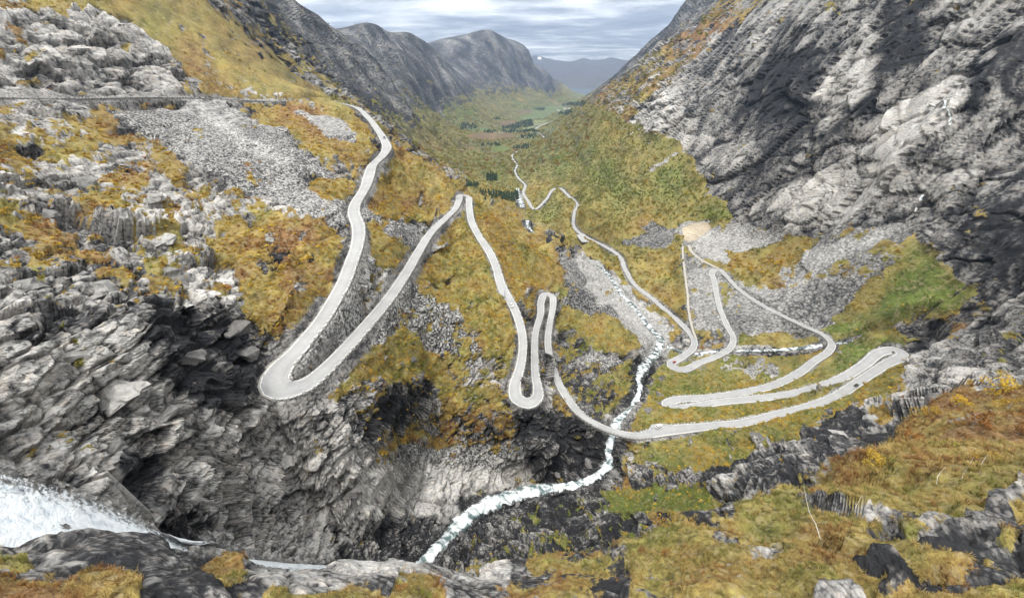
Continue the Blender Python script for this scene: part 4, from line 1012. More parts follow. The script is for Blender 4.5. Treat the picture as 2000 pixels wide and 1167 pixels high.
bulge = (np.sin(np.pi * u_[..., 0]) * 1.1 + .55 * fbm(W_[..., 0] / 2.2, W_[..., 1] / 2.2, W_[..., 2] / 6, 4, 830, .6) + .22 * perlin(W_[..., 0] * 1.3, W_[..., 1] * 1.3, W_[..., 2] * .5, 840))
W_ = W_ + bulge[..., None] * np.array([.25, -.45, .85])
uu = np.broadcast_to(np.clip(u_[..., 0] * .8, 0, 1) + 0 * W_[..., 0], W_.shape[:2]); vv_ = np.broadcast_to(np.linspace(0, 1, nf)[None], W_.shape[:2])
grid_object('waterfall', W_[..., 0], W_[..., 1], W_[..., 2], M_fall, {'across': np.stack([uu, vv_, uu, uu], -1)}, smooth=True)
fc = resample(fall_c, .6); fc = fc[int(np.argmin(np.abs(fc[:, 2] + 66))):]; water('waterfall', fc, M_fall, .8, 17, .55, 5)
# thin falls and rills on the right hand wall
def rill(pts, w, mat, name='rill'):
    P_ = [np.array(at_r(*p)) for p in pts]; out = []
    for a_, b_ in zip(P_, P_[1:]):
        for t_ in np.linspace(0, 1, 14, endpoint=False):
            p = a_ + (b_ - a_) * t_; p[0] += 2.5 * perlin([p[2] * .06], [p[0] * .02], [.5], 91)[0]; out.append([p[0], p[1], terrain_z(p[:1], p[1:2])[0] + .8, w])
    return water(name, np.array(out), mat, .3, 5, .2, 9)
# ------------------------------------------------------------------ fjord far down the valley
q = NT('fjord_water'); q.bsdf((.10, .14, .17), .08, q.noise(q.pos(), .02, 3, .6), 2.0, .2, .5)
fj = mesh_obj('fjord', [(-600, 8600, -607), (3600, 8600, -607), (4200, 12200, -607), (-900, 12200, -607)], [(0, 1, 2, 3)], q.m); fj['kind'] = 'structure'

# ------------------------------------------------------------------ haze
hz = NT('haze_air'); pv_ = hz.t.nodes.new('ShaderNodeVolumePrincipled')
pv_.inputs['Color'].default_value = (.50, .69, 1.0, 1); pv_.inputs['Density'].default_value = HAZE_DENSITY = 4.6e-5; pv_.inputs['Anisotropy'].default_value = 0.2
hz.t.links.new(pv_.outputs[0], hz.out.inputs['Volume'])
zmin = min(float(Z.min()), float(lZ.min())) - 1.5; zmax = float(Z.max()) + 5
xm = float(np.abs(X).max()) + 50; ym0, ym1 = float(min(Y.min(), lY.min(), -20)) - 50, float(Y.max()) + 50
hb = MB(); hb.quadbox((0, (ym0 + ym1) / 2, (zmin + zmax) / 2), (2 * xm, ym1 - ym0, zmax - zmin))
haze = hb.build('haze', hz.m); haze['kind'] = 'stuff'
# ------------------------------------------------------------------ scattering
def cell_sites(X, Y, Z, dens, seed):
    """random points on the grid cells, dens = expected number per square metre"""
    g = np.random.default_rng(seed)
    a = np.stack([X[:-1, 1:] - X[:-1, :-1], Y[:-1, 1:] - Y[:-1, :-1], Z[:-1, 1:] - Z[:-1, :-1]], -1); b = np.stack([X[1:, :-1] - X[:-1, :-1], Y[1:, :-1] - Y[:-1, :-1], Z[1:, :-1] - Z[:-1, :-1]], -1)
    area = np.linalg.norm(np.cross(a, b), axis=-1)
    n_ = g.poisson(np.clip(area * dens[:-1, :-1], 0, 50))
    i, j = np.nonzero(n_); k = n_[i, j]
    i, j = np.repeat(i, k), np.repeat(j, k); u, v = g.random((2, len(i), 1))
    p = np.stack([X[i, j], Y[i, j], Z[i, j]], -1) + a[i, j] * u + b[i, j] * v
    return p, i, j, g
def visible_hint(p, lim=70):
    px, py = project(p[:, 0], p[:, 1], p[:, 2]); return (px > -lim) & (px < 2000 + lim) & (py > -lim) & (py < 1167 + lim)
def scatter_object(name, pts, rot, size, coll, mat_label, tilt=0.0):
    me = bpy.data.meshes.new(name); me.vertices.add(len(pts)); me.vertices.foreach_set('co', np.asarray(pts, np.float32).ravel())
    at = me.attributes.new('spin', 'FLOAT_VECTOR', 'POINT'); at.data.foreach_set('vector', np.asarray(rot, np.float32).ravel())
    at = me.attributes.new('size', 'FLOAT_VECTOR', 'POINT'); at.data.foreach_set('vector', np.asarray(size, np.float32).ravel())
    at = me.attributes.new('kind_index', 'INT', 'POINT'); at.data.foreach_set('value', rng.integers(0, 64, len(pts)).astype(np.int32))
    o = bpy.data.objects.new(name, me); C.objects.link(o); o['kind'] = 'stuff'; o['label'] = mat_label
    ng = bpy.data.node_groups.new(name, 'GeometryNodeTree')
    ng.interface.new_socket('Geometry', in_out='INPUT', socket_type='NodeSocketGeometry'); ng.interface.new_socket('Geometry', in_out='OUTPUT', socket_type='NodeSocketGeometry')
    gi, go = ng.nodes.new('NodeGroupInput'), ng.nodes.new('NodeGroupOutput')
    ip = ng.nodes.new('GeometryNodeInstanceOnPoints'); ci = ng.nodes.new('GeometryNodeCollectionInfo')
    ci.inputs['Collection'].default_value = coll; ci.inputs['Separate Children'].default_value = True; ci.inputs['Reset Children'].default_value = True
    def na(nm, t):
        a = ng.nodes.new('GeometryNodeInputNamedAttribute'); a.data_type = t; a.inputs['Name'].default_value = nm; return a.outputs['Attribute']
    L = ng.links.new
    L(gi.outputs[0], ip.inputs['Points']); L(ci.outputs[0], ip.inputs['Instance']); ip.inputs['Pick Instance'].default_value = True
    L(na('kind_index', 'INT'), ip.inputs['Instance Index']); L(na('spin', 'FLOAT_VECTOR'), ip.inputs['Rotation']); L(na('size', 'FLOAT_VECTOR'), ip.inputs['Scale'])
    L(ip.outputs[0], go.inputs[0])
    o.modifiers.new('scatter', 'NODES').node_group = ng
    return o
def coll_of(name, objs):
    c = bpy.data.collections.new(name)
    for o in objs: c.objects.link(o)
    return c

# ------------------------------------------------------------------ plants
def leaf_material(name, c0, c1, trans=.25):
    q = NT(name); rnd = q.n('ShaderNodeObjectInfo', 5)
    n_ = q.noise(q.pos(), .9, 3, .7)
    c = q.mix(q.add(q.mul(rnd, .7), q.mul(q.sub(n_, .35), .8)), c0, c1)
    q.bsdf(c, .75, None, 1, 1, .15)
    return q.m
LEAF = {'yellow': leaf_material('yellow_leaves', (.52, .35, .035), (.38, .26, .045)), 'golden': leaf_material('golden_leaves', (.37, .24, .036), (.25, .17, .04)),
        'olive': leaf_material('olive_leaves', (.26, .225, .045), (.16, .150, .036)), 'green': leaf_material('green_leaves', (.155, .170, .032), (.10, .115, .026)), 'russet': leaf_material('russet_leaves', (.26, .115, .03), (.17, .085, .034))}
M_bark = plain('birch_bark', (.30, .28, .26), .8, .4, 6.0)
M_white_bark = plain('pale_birch_bark', (.62, .60, .56), .7, .3, 9.0)
def crown_mesh(name, mat, seed, n_=70, flat=.85, leaf=.20):
    g = np.random.default_rng(seed); v, f = [], []
    blobs = g.normal(0, .42, (7, 3)) * (1, 1, .7) + (0, 0, .62); br = g.uniform(.28, .5, 7)
    for k in range(n_):
        b = g.integers(7); d = g.normal(size=3); d /= np.linalg.norm(d); c = blobs[b] + d * br[b] * g.uniform(.55, 1.05); c[2] = max(.08, c[2]) * flat
        a = g.normal(size=3); a /= np.linalg.norm(a); a2 = np.cross(d + .6 * g.normal(size=3), a); a2 /= np.linalg.norm(a2) + 1e-6
        s_ = leaf * g.uniform(.6, 1.35); i = len(v)
        v += [c - a * s_, c - a2 * s_ * .8, c + a * s_, c + a2 * s_ * .8 + d * s_ * .3]; f.append((i, i + 1, i + 2, i + 3))
    me = bpy.data.meshes.new(name); me.from_pydata([tuple(map(float, p)) for p in v], [], f); me.update(); me.materials.append(mat)
    return me
CROWNS = {t: [crown_mesh('crown', m, 100 * i + j) for j in range(4)] for i, (t, m) in enumerate(LEAF.items())}
FINE = {t: [crown_mesh('crown', m, 700 + 100 * i + j, 520, .9, .055) for j in range(2)] for i, (t, m) in enumerate(LEAF.items())}
tb = MB()
for a_ in (0, 2.2, 4.1): tb.tube([(0, 0, -.3), (.06 * math.cos(a_), .06 * math.sin(a_), .25), (.25 * math.cos(a_), .25 * math.sin(a_), .75)], [.05, .035, .012], 5)
TRUNK = bpy.data.meshes.new('stems'); TRUNK.from_pydata(tb.v, [], tb.f); TRUNK.update(); TRUNK.materials.append(M_bark)
def shrub(p, size, tone, label, group, name='birch_shrub', cat='shrub', tall=1.0, fine=False):
    e = empty(name, p, rng.uniform(0, 6.28)); e.scale = (size, size, size * tall)
    c = bpy.data.objects.new('crown', random.choice((FINE if fine else CROWNS)[tone])); C.objects.link(c); c.parent = e
    s_ = bpy.data.objects.new('stems', TRUNK); C.objects.link(s_); s_.parent = e
    tag(e, label, cat, group); return e, c

dens = ZA[..., 5] ** 1.5 * veg * (R < 1900) * .045 * np.clip(420 / R, .35, 1.6) * sstep(2.5, 5, Dr - Wr) * sstep(3, 8, Dv)
pts, ii, jj, g_ = cell_sites(X, Y, Z, dens, 5)
ok = visible_hint(pts); pts, ii, jj = pts[ok], ii[ok], jj[ok]
tn_ = TN[ii, jj] + g_.normal(0, .11, len(pts)); rr = np.hypot(pts[:, 0], pts[:, 1])
size = g_.uniform(.8, 1.9, len(pts)) * np.clip(rr / 420, .75, 1.5)
tone_of = np.select([tn_ < .10, tn_ < .24, tn_ < .46, tn_ < .70], [4, 0, 1, 2], 3)
TONES = list(LEAF)
app = size / rr
pxs, pys = project(pts[:, 0], pts[:, 1], pts[:, 2])
order = np.argsort(-app)
REG = [('slope between the left hairpin and the middle hairpin', '905,395 960,500 1000,600 1016,680 1000,765 960,800 880,790 760,760 680,800 600,790 650,735 740,640 830,520 890,430'),
       ('slope beyond the crest bend above the river', '915,385 1000,410 1065,470 1100,540 1120,570 1050,565 1000,590 960,500'),
       ('ground between the river and the double loop', '1080,540 1120,500 1300,650 1250,780 1100,740'),
       ('slopes around the upper right hairpin', '1330,440 1900,430 1900,660 1330,670'), ('shelves of the right hand loops', '1230,640 1800,640 1800,860 1230,930'),
       ('hillside left of the descending road', '-50,190 700,190 700,420 650,640 -50,640'), ('hillside right of the upper road bend', '700,205 900,340 890,400 760,540 690,560')]
src = {t: [] for t in TONES}
cand = np.zeros(len(pts), bool); used_n = 0
for k in order:
    if used_n >= 285: break
    reg = next((nm for nm, po in REG if inside(pxs[k:k + 1], pys[k:k + 1], P(po))[0]), None)
    if reg is None: continue
    t_ = TONES[tone_of[k]]
    e, c = shrub(pts[k], float(size[k]), t_, f'{t_} leaved shrub on the {reg}', f'{t_} shrubs on the {reg}', tall=rng.uniform(.9, 1.4))
    if len(src[t_]) < 8: src[t_].append(c)
    cand[k] = True; used_n += 1
for i, t_ in enumerate(TONES):                      # every tone needs a shrub of its own to copy
    while len(src[t_]) < 3:
        kk_ = [k for k in order if tone_of[k] == i and not cand[k]]
        if not kk_: break
        k = kk_[0]; e, c = shrub(pts[k], float(size[k]), t_, f'{t_} leaved shrub among the valley thickets', f'{t_} shrubs among the valley thickets'); src[t_].append(c); cand[k] = True
NAMES = {'yellow': 'bright yellow birch scrub across the slopes', 'golden': 'golden birch scrub across the slopes and valley floor', 'olive': 'olive green birch wood on the right hand valley side', 'green': 'green birch wood and grassland scrub', 'russet': 'russet heath scrub on the hillsides'}
for i, t_ in enumerate(TONES):
    m = (tone_of == i) & ~cand
    if not m.any() or not src[t_]: continue
    n_ = int(m.sum()); rot = np.stack([g_.normal(0, .12, n_), g_.normal(0, .12, n_), g_.uniform(0, 6.28, n_)], 1)
    sz = size[m][:, None] * np.stack([np.ones(n_), np.ones(n_), g_.uniform(.85, 1.5, n_)], 1)
    scatter_object(t_ + '_birch_scrub', pts[m], rot, sz, coll_of(t_ + '_crowns', src[t_]), NAMES[t_])
n_scrub = len(pts)
# low heath: small tussocks over the plant cover of the nearer hillsides
dens = veg * (ZA[..., 5] < .8) * (R < 520) * .34 * np.clip(150 / R, .2, 1.2) ** 1.6 * sstep(.8, 2.5, Dr - Wr) * sstep(2, 6, Dv)
hp, hi_, hj_, g_ = cell_sites(X, Y, Z, dens, 6); ok = visible_hint(hp, 10); hp, hi_, hj_ = hp[ok], hi_[ok], hj_[ok]
htn = TN[hi_, hj_] + g_.normal(0, .12, len(hp)); ht = np.select([htn < .14, htn < .30, htn < .55], [4, 1, 1], 2); ht = np.where((htn > .75), 3, ht); ht = np.where(g_.random(len(hp)) < .10, 0, ht)
hs = g_.uniform(.25, .75, len(hp)) * np.clip(np.hypot(hp[:, 0], hp[:, 1]) / 150, .8, 1.7)
for i, t_ in enumerate(TONES):
    m = ht == i
    if m.any() and src[t_]:
        n_ = int(m.sum())
        scatter_object(t_ + '_heath', hp[m], np.stack([0 * hs[m], 0 * hs[m], g_.uniform(0, 6.28, n_)], 1), hs[m][:, None] * np.array([[1.15, 1.15, .75]]), coll_of(t_ + '_heath_crowns', src[t_]), t_ + ' heath tussocks on the hillsides')

# ------------------------------------------------------------------ stones
import bmesh
def rock_mat(name, a, b):
    q = NT(name); rnd = q.n('ShaderNodeObjectInfo', 5); p = q.pos(); n_ = q.noise(p, .8, 5, .68)
    v = q.add(q.mul(rnd, .40), q.mul(n_, .95)); q.bsdf(q.ramp(v, [(.25, a), (.6, tuple((x + y) / 2 for x, y in zip(a, b))), (.95, b)]), .9, n_, .5, .8, .2); return q.m
M_stone = rock_mat('grey_stone', (.05, .05, .052), (.36, .355, .34)); M_dark_stone = rock_mat('dark_stone', (.03, .03, .032), (.20, .195, .19))
def boulder_mesh(name, seed, mat, n_=13, flat=.7, sub=False):
    g = np.random.default_rng(seed); bm = bmesh.new()
    for k in range(n_):
        d = g.normal(size=3); d /= np.linalg.norm(d); d *= g.uniform(.75, 1.0); bm.verts.new((d[0] * g.uniform(.8, 1.1), d[1] * .85, d[2] * flat))
    r_ = bmesh.ops.convex_hull(bm, input=bm.verts)
    bmesh.ops.delete(bm, geom=list({v for v in r_['geom_interior'] if isinstance(v, bmesh.types.BMVert)}), context='VERTS')
    if sub:
        bmesh.ops.subdivide_edges(bm, edges=bm.edges[:], cuts=2, use_grid_fill=True); bmesh.ops.triangulate(bm, faces=bm.faces[:])
        c_ = np.array([v.co[:] for v in bm.verts]); k_ = .10 * fbm(c_[:, 0] * 1.6 + seed, c_[:, 1] * 1.6, c_[:, 2] * 2.4, 3, seed, .6)
        f1_, ed_, va_, ti_ = worley(c_[:, 0] * 1.9 + seed, c_[:, 1] * 1.9, c_[:, 2] * 2.6, seed)
        for v, q_, w_ in zip(bm.verts, k_, (va_ - .5) * .22 + ti_ * .25): v.co *= float(1 + q_ + w_)
    else: bmesh.ops.bevel(bm, geom=bm.edges[:], offset=.05, segments=1, affect='EDGES')
    me = bpy.data.meshes.new(name); bm.to_mesh(me); bm.free(); me.materials.append(mat); return me
STONES = [boulder_mesh('stone', 40 + k, M_stone, 11 + k % 4, .55 + .06 * (k % 4)) for k in range(6)]
BIG = [boulder_mesh('boulder', 70 + k, M_stone, 16 + k % 5, .62 + .05 * (k % 3), True) for k in range(8)]; BIGD = [boulder_mesh('boulder', 90 + k, M_dark_stone, 15 + k % 5, .6, True) for k in range(4)]
def boulder(px, py, wpx, label, dark=False, r=None, sink=.5, group=None, asp=(1, .8, .75)):
    # find the ground along the sight line
    best = None
    x, y, z = ray(px, py); h_ = math.hypot(x, y)
    rs = np.exp(np.linspace(math.log(58), math.log(900), 900)); gx, gy = rs * x / h_, rs * y / h_
    gz = terrain_z(gx, gy); below = gz > z / h_ * rs
    if not below.any(): return None
    r_ = rs[int(np.argmax(below))]; p = np.array([r_ * x / h_, r_ * y / h_, 0]); p[2] = terrain_z(p[:1], p[1:2])[0]
    dep = p[1] * CP - p[2] * SP; s_ = .86 * wpx / 2 * dep / F_PX
    o = bpy.data.objects.new('boulder', random.choice(BIGD if dark else BIG)); C.objects.link(o)
    o.location = (p[0], p[1], p[2] + s_ * (.45 - sink)); o.rotation_euler = (rng.uniform(-.25, .25), rng.uniform(-.25, .25), rng.uniform(0, 6.28)); o.scale = (s_ * asp[0], s_ * asp[1], s_ * asp[2])
    tag(o, label, 'boulder', group); return o
BOULDERS = [(200,572,105,'large grey boulder overhanging a dark hollow on the left crags',0),(345,545,110,'angular grey boulder left of the road to the left hairpin',0),(322,470,75,'blocky grey boulder above the angular one on the left hillside',0),(245,775,130,'pale broad slab boulder on the bare left crags',0),(150,690,80,'grey boulder between the slab and the left edge crags',0),
 (60,560,80,'pale boulder near the left edge below the orange heath',0),(165,362,85,'smooth rounded outcrop boulder among orange heath on the left',0),(215,288,36,'squarish grey boulder below the upper road on the left',0),(300,385,55,'grey boulder lying on the scree edge at left',0),(470,640,95,'dark brown layered boulder above the left hairpin',1),(485,690,80,'dark wet boulder just above the left hairpin bend',1),
 (654,308,32,'dark rounded boulder on the scree near the upper road bend',1),(110,800,75,'grey boulder at the far left of the bare crags',0),(330,812,70,'grey boulder below the dark hollow on the left crags',0),(405,850,85,'pale boulder left of the gorge wall',0),(225,870,65,'small pale boulder above the waterfall',0),(560,905,60,'grey boulder on the gorge wall below the left hairpin',0),(690,960,55,'rounded dark boulder at the top of the lower gorge wall',1),
 (805,703,34,'dark boulder in the scrub below the left hairpin leg',1),(750,700,26,'grey boulder near the dark one in the middle scrub',0),(870,600,22,'pale boulder on the middle scree strip',0),(1280,905,30,'pale boulder beside the green flat below the bridge road',0),(1290,772,36,'dark block beside the river falls left of the lower right loop',1),(1262,800,40,'dark wet block in the river chute above the bridge',1),
 (1480,860,60,'dark crag block below the bridge road',1),(1560,880,70,'black angular block on the dark right crags',1),(1640,850,60,'grey block at the top of the dark right crags',0),(1790,700,60,'dark block beside the right hairpin',1),(1700,820,55,'grey layered block below the road to the right hairpin',0),(1450,640,18,'pale boulder on the grey scree of the right bowl',0),
 (975,902,26,'pale upright boulder at the mouth of the canyon',0),(790,880,26,'dark pillar boulder on the grassy bowl under the road',1),(410,390,44,'grey boulder on the left hillside between heath patches',0),(530,470,50,'grey boulder above the yellow shrubs at left',0),(95,420,70,'dark crag boulder near the left edge',1),(255,640,60,'mossy boulder beside the dark hollow',0),(20,690,80,'large pale boulder on the left edge',0),(380,700,70,'black boulder in the dark hollow',1),
 (1150,905,34,'black boulder in the canyon mouth under the bridge',1),(1090,925,30,'dark boulder beside the gorge stream',1),(900,1045,30,'dark boulder in the gorge stream rapids',1),(870,1015,36,'brown boulder at the left bank of the gorge stream',1),(1010,985,24,'small dark boulder below the gorge rapids',1)]
for px, py, w_, lab, dk in BOULDERS: boulder(px, py, w_, lab, bool(dk))
# loose blocks on the scree and crags: the largest as single stones
dens = (ZA[..., 2] > .5) * (1 - veg) * (R < 760) * .10 * np.clip(200 / R, .12, 1.6) ** 1.5 * (1 - .85 * sstep(330, 420, R)) * sstep(.8, 2, Dr - Wr) * sstep(.5, 2, Dt - Wt) + (wet > .1) * (Dv > -1) * (Dv < 9) * (R < 700) * (.10 + .25 * (R < 230)) + (ZA[..., 0] < .6) * (ZA[..., 2] < .5) * (R < 330) * (AZr < .1) * .022 * np.clip(150 / R, .3, 1.5) * road_m
dens = dens * sstep(.42, .62, nz0[..., 2])
sp, si, sj, g_ = cell_sites(X, Y, Z, dens, 9); ok = visible_hint(sp, 10); sp, si, sj = sp[ok], si[ok], sj[ok]
sr = np.hypot(sp[:, 0], sp[:, 1]); ss = (.22 + .55 * g_.random(len(sp)) ** 3) * np.clip(sr / 170, .8, 2.4); big_one = g_.random(len(sp)) < .01; ss = np.where(big_one, ss * 2.2, ss)
rotS = np.stack([g_.uniform(-.6, .6, len(sp)), g_.uniform(-.6, .6, len(sp)), g_.uniform(0, 6.28, len(sp))], 1)
spx, spy = project(sp[:, 0], sp[:, 1], sp[:, 2])
SREG = [('the scree below the upper road', '230,190 730,195 730,440 230,440'), ('the left hillside', '-50,190 700,190 700,640 -50,640'), ('the bare left crags', '-50,600 720,600 720,1100 -50,1100'), ('the strip between the left hairpin legs', '560,540 760,540 700,740 540,740'),
        ('the slope between the left and middle hairpins', '640,400 1020,400 1020,860 640,860'), ('the gorge and canyon', '700,780 1260,780 1300,1110 700,1110'), ('the scree of the right bowl', '1320,430 1900,430 1900,680 1320,680'), ('the river bed and its banks', '1000,400 1350,400 1350,800 1000,800')]
single = np.zeros(len(sp), bool); src_s = []; n_one = 0
for k in np.argsort(-ss / sr):
    if n_one >= 250: break
    reg = next((nm for nm, po in SREG if inside(spx[k:k + 1], spy[k:k + 1], P(po))[0]), None)
    if reg is None: continue
    o = bpy.data.objects.new('stone', STONES[n_one % 6]); C.objects.link(o); o.location = sp[k]; o.rotation_euler = rotS[k]; o.scale = (ss[k],) * 3
    tag(o, f'loose grey block lying on {reg}', 'stone', f'loose blocks on {reg}'); single[k] = True; n_one += 1
    if len(src_s) < 6: src_s.append(o)
scatter_object('scree_stones', sp[~single], rotS[~single], ss[~single][:, None] * np.ones((1, 3)), coll_of('stone_kinds', src_s), 'grey scree stones and river cobbles too many to count')
print('scrub', n_scrub, 'heath', len(hp), 'stones', len(sp))
# ------------------------------------------------------------------ the bridge
M_conc = plain('bridge_masonry', (.20, .195, .185), .9, .35, 1.2, bump=.1); M_rail = plain('dark_rail', (.06, .06, .062), .6, .3, 4.0)
bl = road_c[(np.abs(road_c[:, 2] + 190) < 3.5)]
bi = np.nonzero(np.convolve(cut.astype(float), np.ones(9), 'same') > 0)[0]; b0, b1 = bi.min() - 1, bi.max() + 2
bc = road_c[b0:b1]; _, bn = frame_of(bc)
br = empty('road_bridge', tuple(bc[len(bc) // 2, :3])); tag(br, 'stone arch road bridge with dark railings over the gorge stream', 'bridge')
o0 = np.array(br.location)
def along(off, dz, i): return (bc[i, 0] + bn[i, 0] * off - o0[0], bc[i, 1] + bn[i, 1] * off - o0[1], bc[i, 2] + dz - o0[2])
nb = len(bc); hwb = bc[:, 3] / 2
m = MB()
for i in range(nb): m.v += [along(-hwb[i] - .35, -.06, i), along(hwb[i] + .35, -.06, i), along(hwb[i] + .35, -.75, i), along(-hwb[i] - .35, -.75, i)]
for i in range(nb - 1):
    for a_ in range(4): m.f.append((4 * i + a_, 4 * i + (a_ + 1) % 4, 4 * i + 4 + (a_ + 1) % 4, 4 * i + 4 + a_))
m.build('deck', M_conc, br)
bs = np.concatenate([[0], np.cumsum(np.linalg.norm(np.diff(bc[:, :2], axis=0), axis=1))]); span = bs[-1]
for side in (-1, 1):
    m = MB(); k = 0
    for i in range(nb):
        t_ = (bs[i] / span - .5) * 2; arch = -.9 - 9.5 * (1 - math.sqrt(max(0, 1 - min(1, abs(t_) / .82) ** 2))) if abs(t_) < .82 else -11.5
        o_ = side * (hwb[i] + .2); m.v += [along(o_, -.75, i), along(o_ - side * .5, -.75, i), along(o_ - side * .5, arch, i), along(o_, arch, i)]
    for i in range(nb - 1):
        for a_ in range(4): m.f.append((4 * i + a_, 4 * i + (a_ + 1) % 4, 4 * i + 4 + (a_ + 1) % 4, 4 * i + 4 + a_))
    m.build('spandrel_wall', M_wall, br)
    m = MB().tube([along(side * (hwb[i] + .25), 1.0, i) for i in range(nb)], .06, 5); m.tube([along(side * (hwb[i] + .25), .55, i) for i in range(nb)], .045, 5)
    rl = m.build('railing', M_rail, br)
    for a_ in np.arange(.5, span, 1.9):
        i = int(np.searchsorted(bs, a_)); i = min(i, nb - 1); p = along(side * (hwb[i] + .25), .5, i)
        MB().quadbox(p, (.14, .14, 1.15)).build('post', M_rail, rl)

# ------------------------------------------------------------------ cars
M_glass = plain('car_glass', (.015, .018, .02), .08, .1, 1, spec=.6); M_tyre = plain('tyre_rubber', (.02, .02, .02), .9, .1); M_rimm = plain('wheel_rim', (.45, .45, .46), .35, .1, metal=.8); M_lamp = plain('car_lamp', (.75, .75, .72), .2, .05); M_tail = plain('tail_lamp', (.35, .02, .02), .3, .05)
def car(px, py, d, heading_along, col, label, name='parked_car', lat=0.0):
    p = at_d(px, py, d); k = int(np.argmin(((road_c[:, :3] - p) ** 2).sum(1)))
    ang = math.atan2(td[k, 1], td[k, 0]) + heading_along
    e = empty(name, (p[0], p[1], p[2] + .08), ang); tag(e, label, 'car')
    mat = plain(name + '_paint', col, .28, .04, 1, spec=.5)
    L_, W_ = 4.4, 1.8
    # body: side profile lofted across the width, narrower at the sills and the roof
    prof = [(-2.2, .38), (-2.2, .80), (-2.05, .95), (-1.0, 1.0), (.95, .98), (1.95, .82), (2.2, .62), (2.2, .36), (1.9, .28), (-1.9, .28)]
    m = MB(); n_ = len(prof)
    for y, kx, kz in ((-W_ / 2, .97, .97), (-W_ / 2 * .96, 1, 1), (W_ / 2 * .96, 1, 1), (W_ / 2, .97, .97)): m.v += [(x * kx, y, .6 + (z - .6) * kz) for x, z in prof]
    for a_ in range(3):
        for j in range(n_): m.f.append((a_ * n_ + j, a_ * n_ + (j + 1) % n_, (a_ + 1) * n_ + (j + 1) % n_, (a_ + 1) * n_ + j))
    m.f += [tuple(range(n_))[::-1], tuple(range(3 * n_, 4 * n_))]
    m.build('body', mat, e)
    cab = [(-1.85, .97), (-1.45, 1.46), (.15, 1.50), (.95, .96)]
    m = MB(); m.v += [(x, -W_ / 2 * (.93 if z < 1.2 else .74), z) for x, z in cab] + [(x, W_ / 2 * (.93 if z < 1.2 else .74), z) for x, z in cab]
    m.f += [(0, 1, 2, 3), (7, 6, 5, 4), (0, 4, 5, 1), (2, 6, 7, 3)]; m.build('windows', M_glass, e)
    rf = MB(); rf.quadbox((-.65, 0, 1.50), (1.66, W_ * .75, .07), 0, .96); rf.build('roof', mat, e)
    for sx in (-1.35, 1.38):
        for sy in (-1, 1):
            w = MB().tube([(sx, sy * (W_ / 2 - .20), .33), (sx, sy * (W_ / 2 + .01), .33)], .33, 14).build('wheel', M_tyre, e)
            MB().tube([(sx, sy * (W_ / 2 + .012), .33), (sx, sy * (W_ / 2 + .03), .33)], .19, 10).build('rim', M_rimm, w)
    for sy in (-1, 1):
        MB().quadbox((2.17, sy * .62, .70), (.10, .36, .15)).build('headlight', M_lamp, e); MB().quadbox((-2.19, sy * .66, .80), (.06, .30, .16)).build('tail_light', M_tail, e)
        MB().quadbox((.62, sy * 1.0, 1.02), (.14, .2, .13)).build('wing_mirror', mat, e)
    return e
car(1672, 753, 201.9, 0, (.02, .021, .024), 'black car driving on the road to the right hairpin', 'black_car')
car(1286, 833, 191.5, .25, (.80, .80, .79), 'white car parked in the layby beside the bridge', 'white_car')
car(1317, 707, 271.8, 0, (.35, .03, .025), 'small red car entering the lowest right hairpin', 'red_car')
car(751, 270, 64.4, 0, (.07, .075, .085), 'dark grey car on the upper road bend', 'grey_car')
car(999, 597, 143.2, 0, (.70, .71, .71), 'pale silver car on the road down to the middle hairpin', 'silver_car')

# ------------------------------------------------------------------ spruce woods, single spruces
M_spruce = leaf_material('spruce_needles', (.022, .040, .022), (.035, .055, .026))
def spruce_mesh(seed):
    g = np.random.default_rng(seed); v, f = [], []
    for t_ in range(7):
        z = .10 + t_ * .125; r_ = .25 * (1 - t_ / 7.6) + .02; n_ = 9
        k = len(v); v.append((0, 0, z + .20))
        for j in range(n_): a_ = 2 * math.pi * j / n_ + t_; rr_ = r_ * g.uniform(.7, 1.2); v.append((rr_ * math.cos(a_), rr_ * math.sin(a_), z - .03 * g.random()))
        for j in range(n_): f.append((k, k + 1 + j, k + 1 + (j + 1) % n_))
    me = bpy.data.meshes.new('crown'); me.from_pydata([tuple(map(float, p)) for p in v], [], f); me.update(); me.materials.append(M_spruce); return me
SPR = [spruce_mesh(k) for k in range(3)]
tr = MB().tube([(0, 0, -.1), (0, 0, .2)], [.03, .02], 6); SPT = bpy.data.meshes.new('trunk'); SPT.from_pydata(tr.v, [], tr.f); SPT.materials.append(M_bark)
def ground_at(px, py, lo=58, hi=12000):
    x, y, z = ray(px, py); h_ = math.hypot(x, y); rs = np.exp(np.linspace(math.log(lo), math.log(hi), 1600)); gz = terrain_z(rs * x / h_, rs * y / h_); b = gz > z / h_ * rs
    r_ = rs[int(np.argmax(b))] if b.any() else hi
    return np.array([r_ * x / h_, r_ * y / h_, terrain_z(np.array([r_ * x / h_]), np.array([r_ * y / h_]))[0]])
def spruce(px, py, h, label):
    p = ground_at(px, py); e = empty('spruce_tree', p, rng.uniform(0, 6)); e.scale = (h, h, h); c = bpy.data.objects.new('crown', SPR[int(rng.integers(3))]); C.objects.link(c); c.parent = e
    t_ = bpy.data.objects.new('trunk', SPT); C.objects.link(t_); t_.parent = e; tag(e, label, 'tree'); return c
sp_src = [spruce(952, 353, 17, 'tallest dark spruce left of the round clump in the valley'), spruce(966, 352, 16, 'dark spruce on the right side of the round clump in the valley'), spruce(948, 390, 12, 'single dark spruce at the left tip of the plantation'), spruce(1012, 390, 13, 'single dark spruce at the right end of the plantation')]
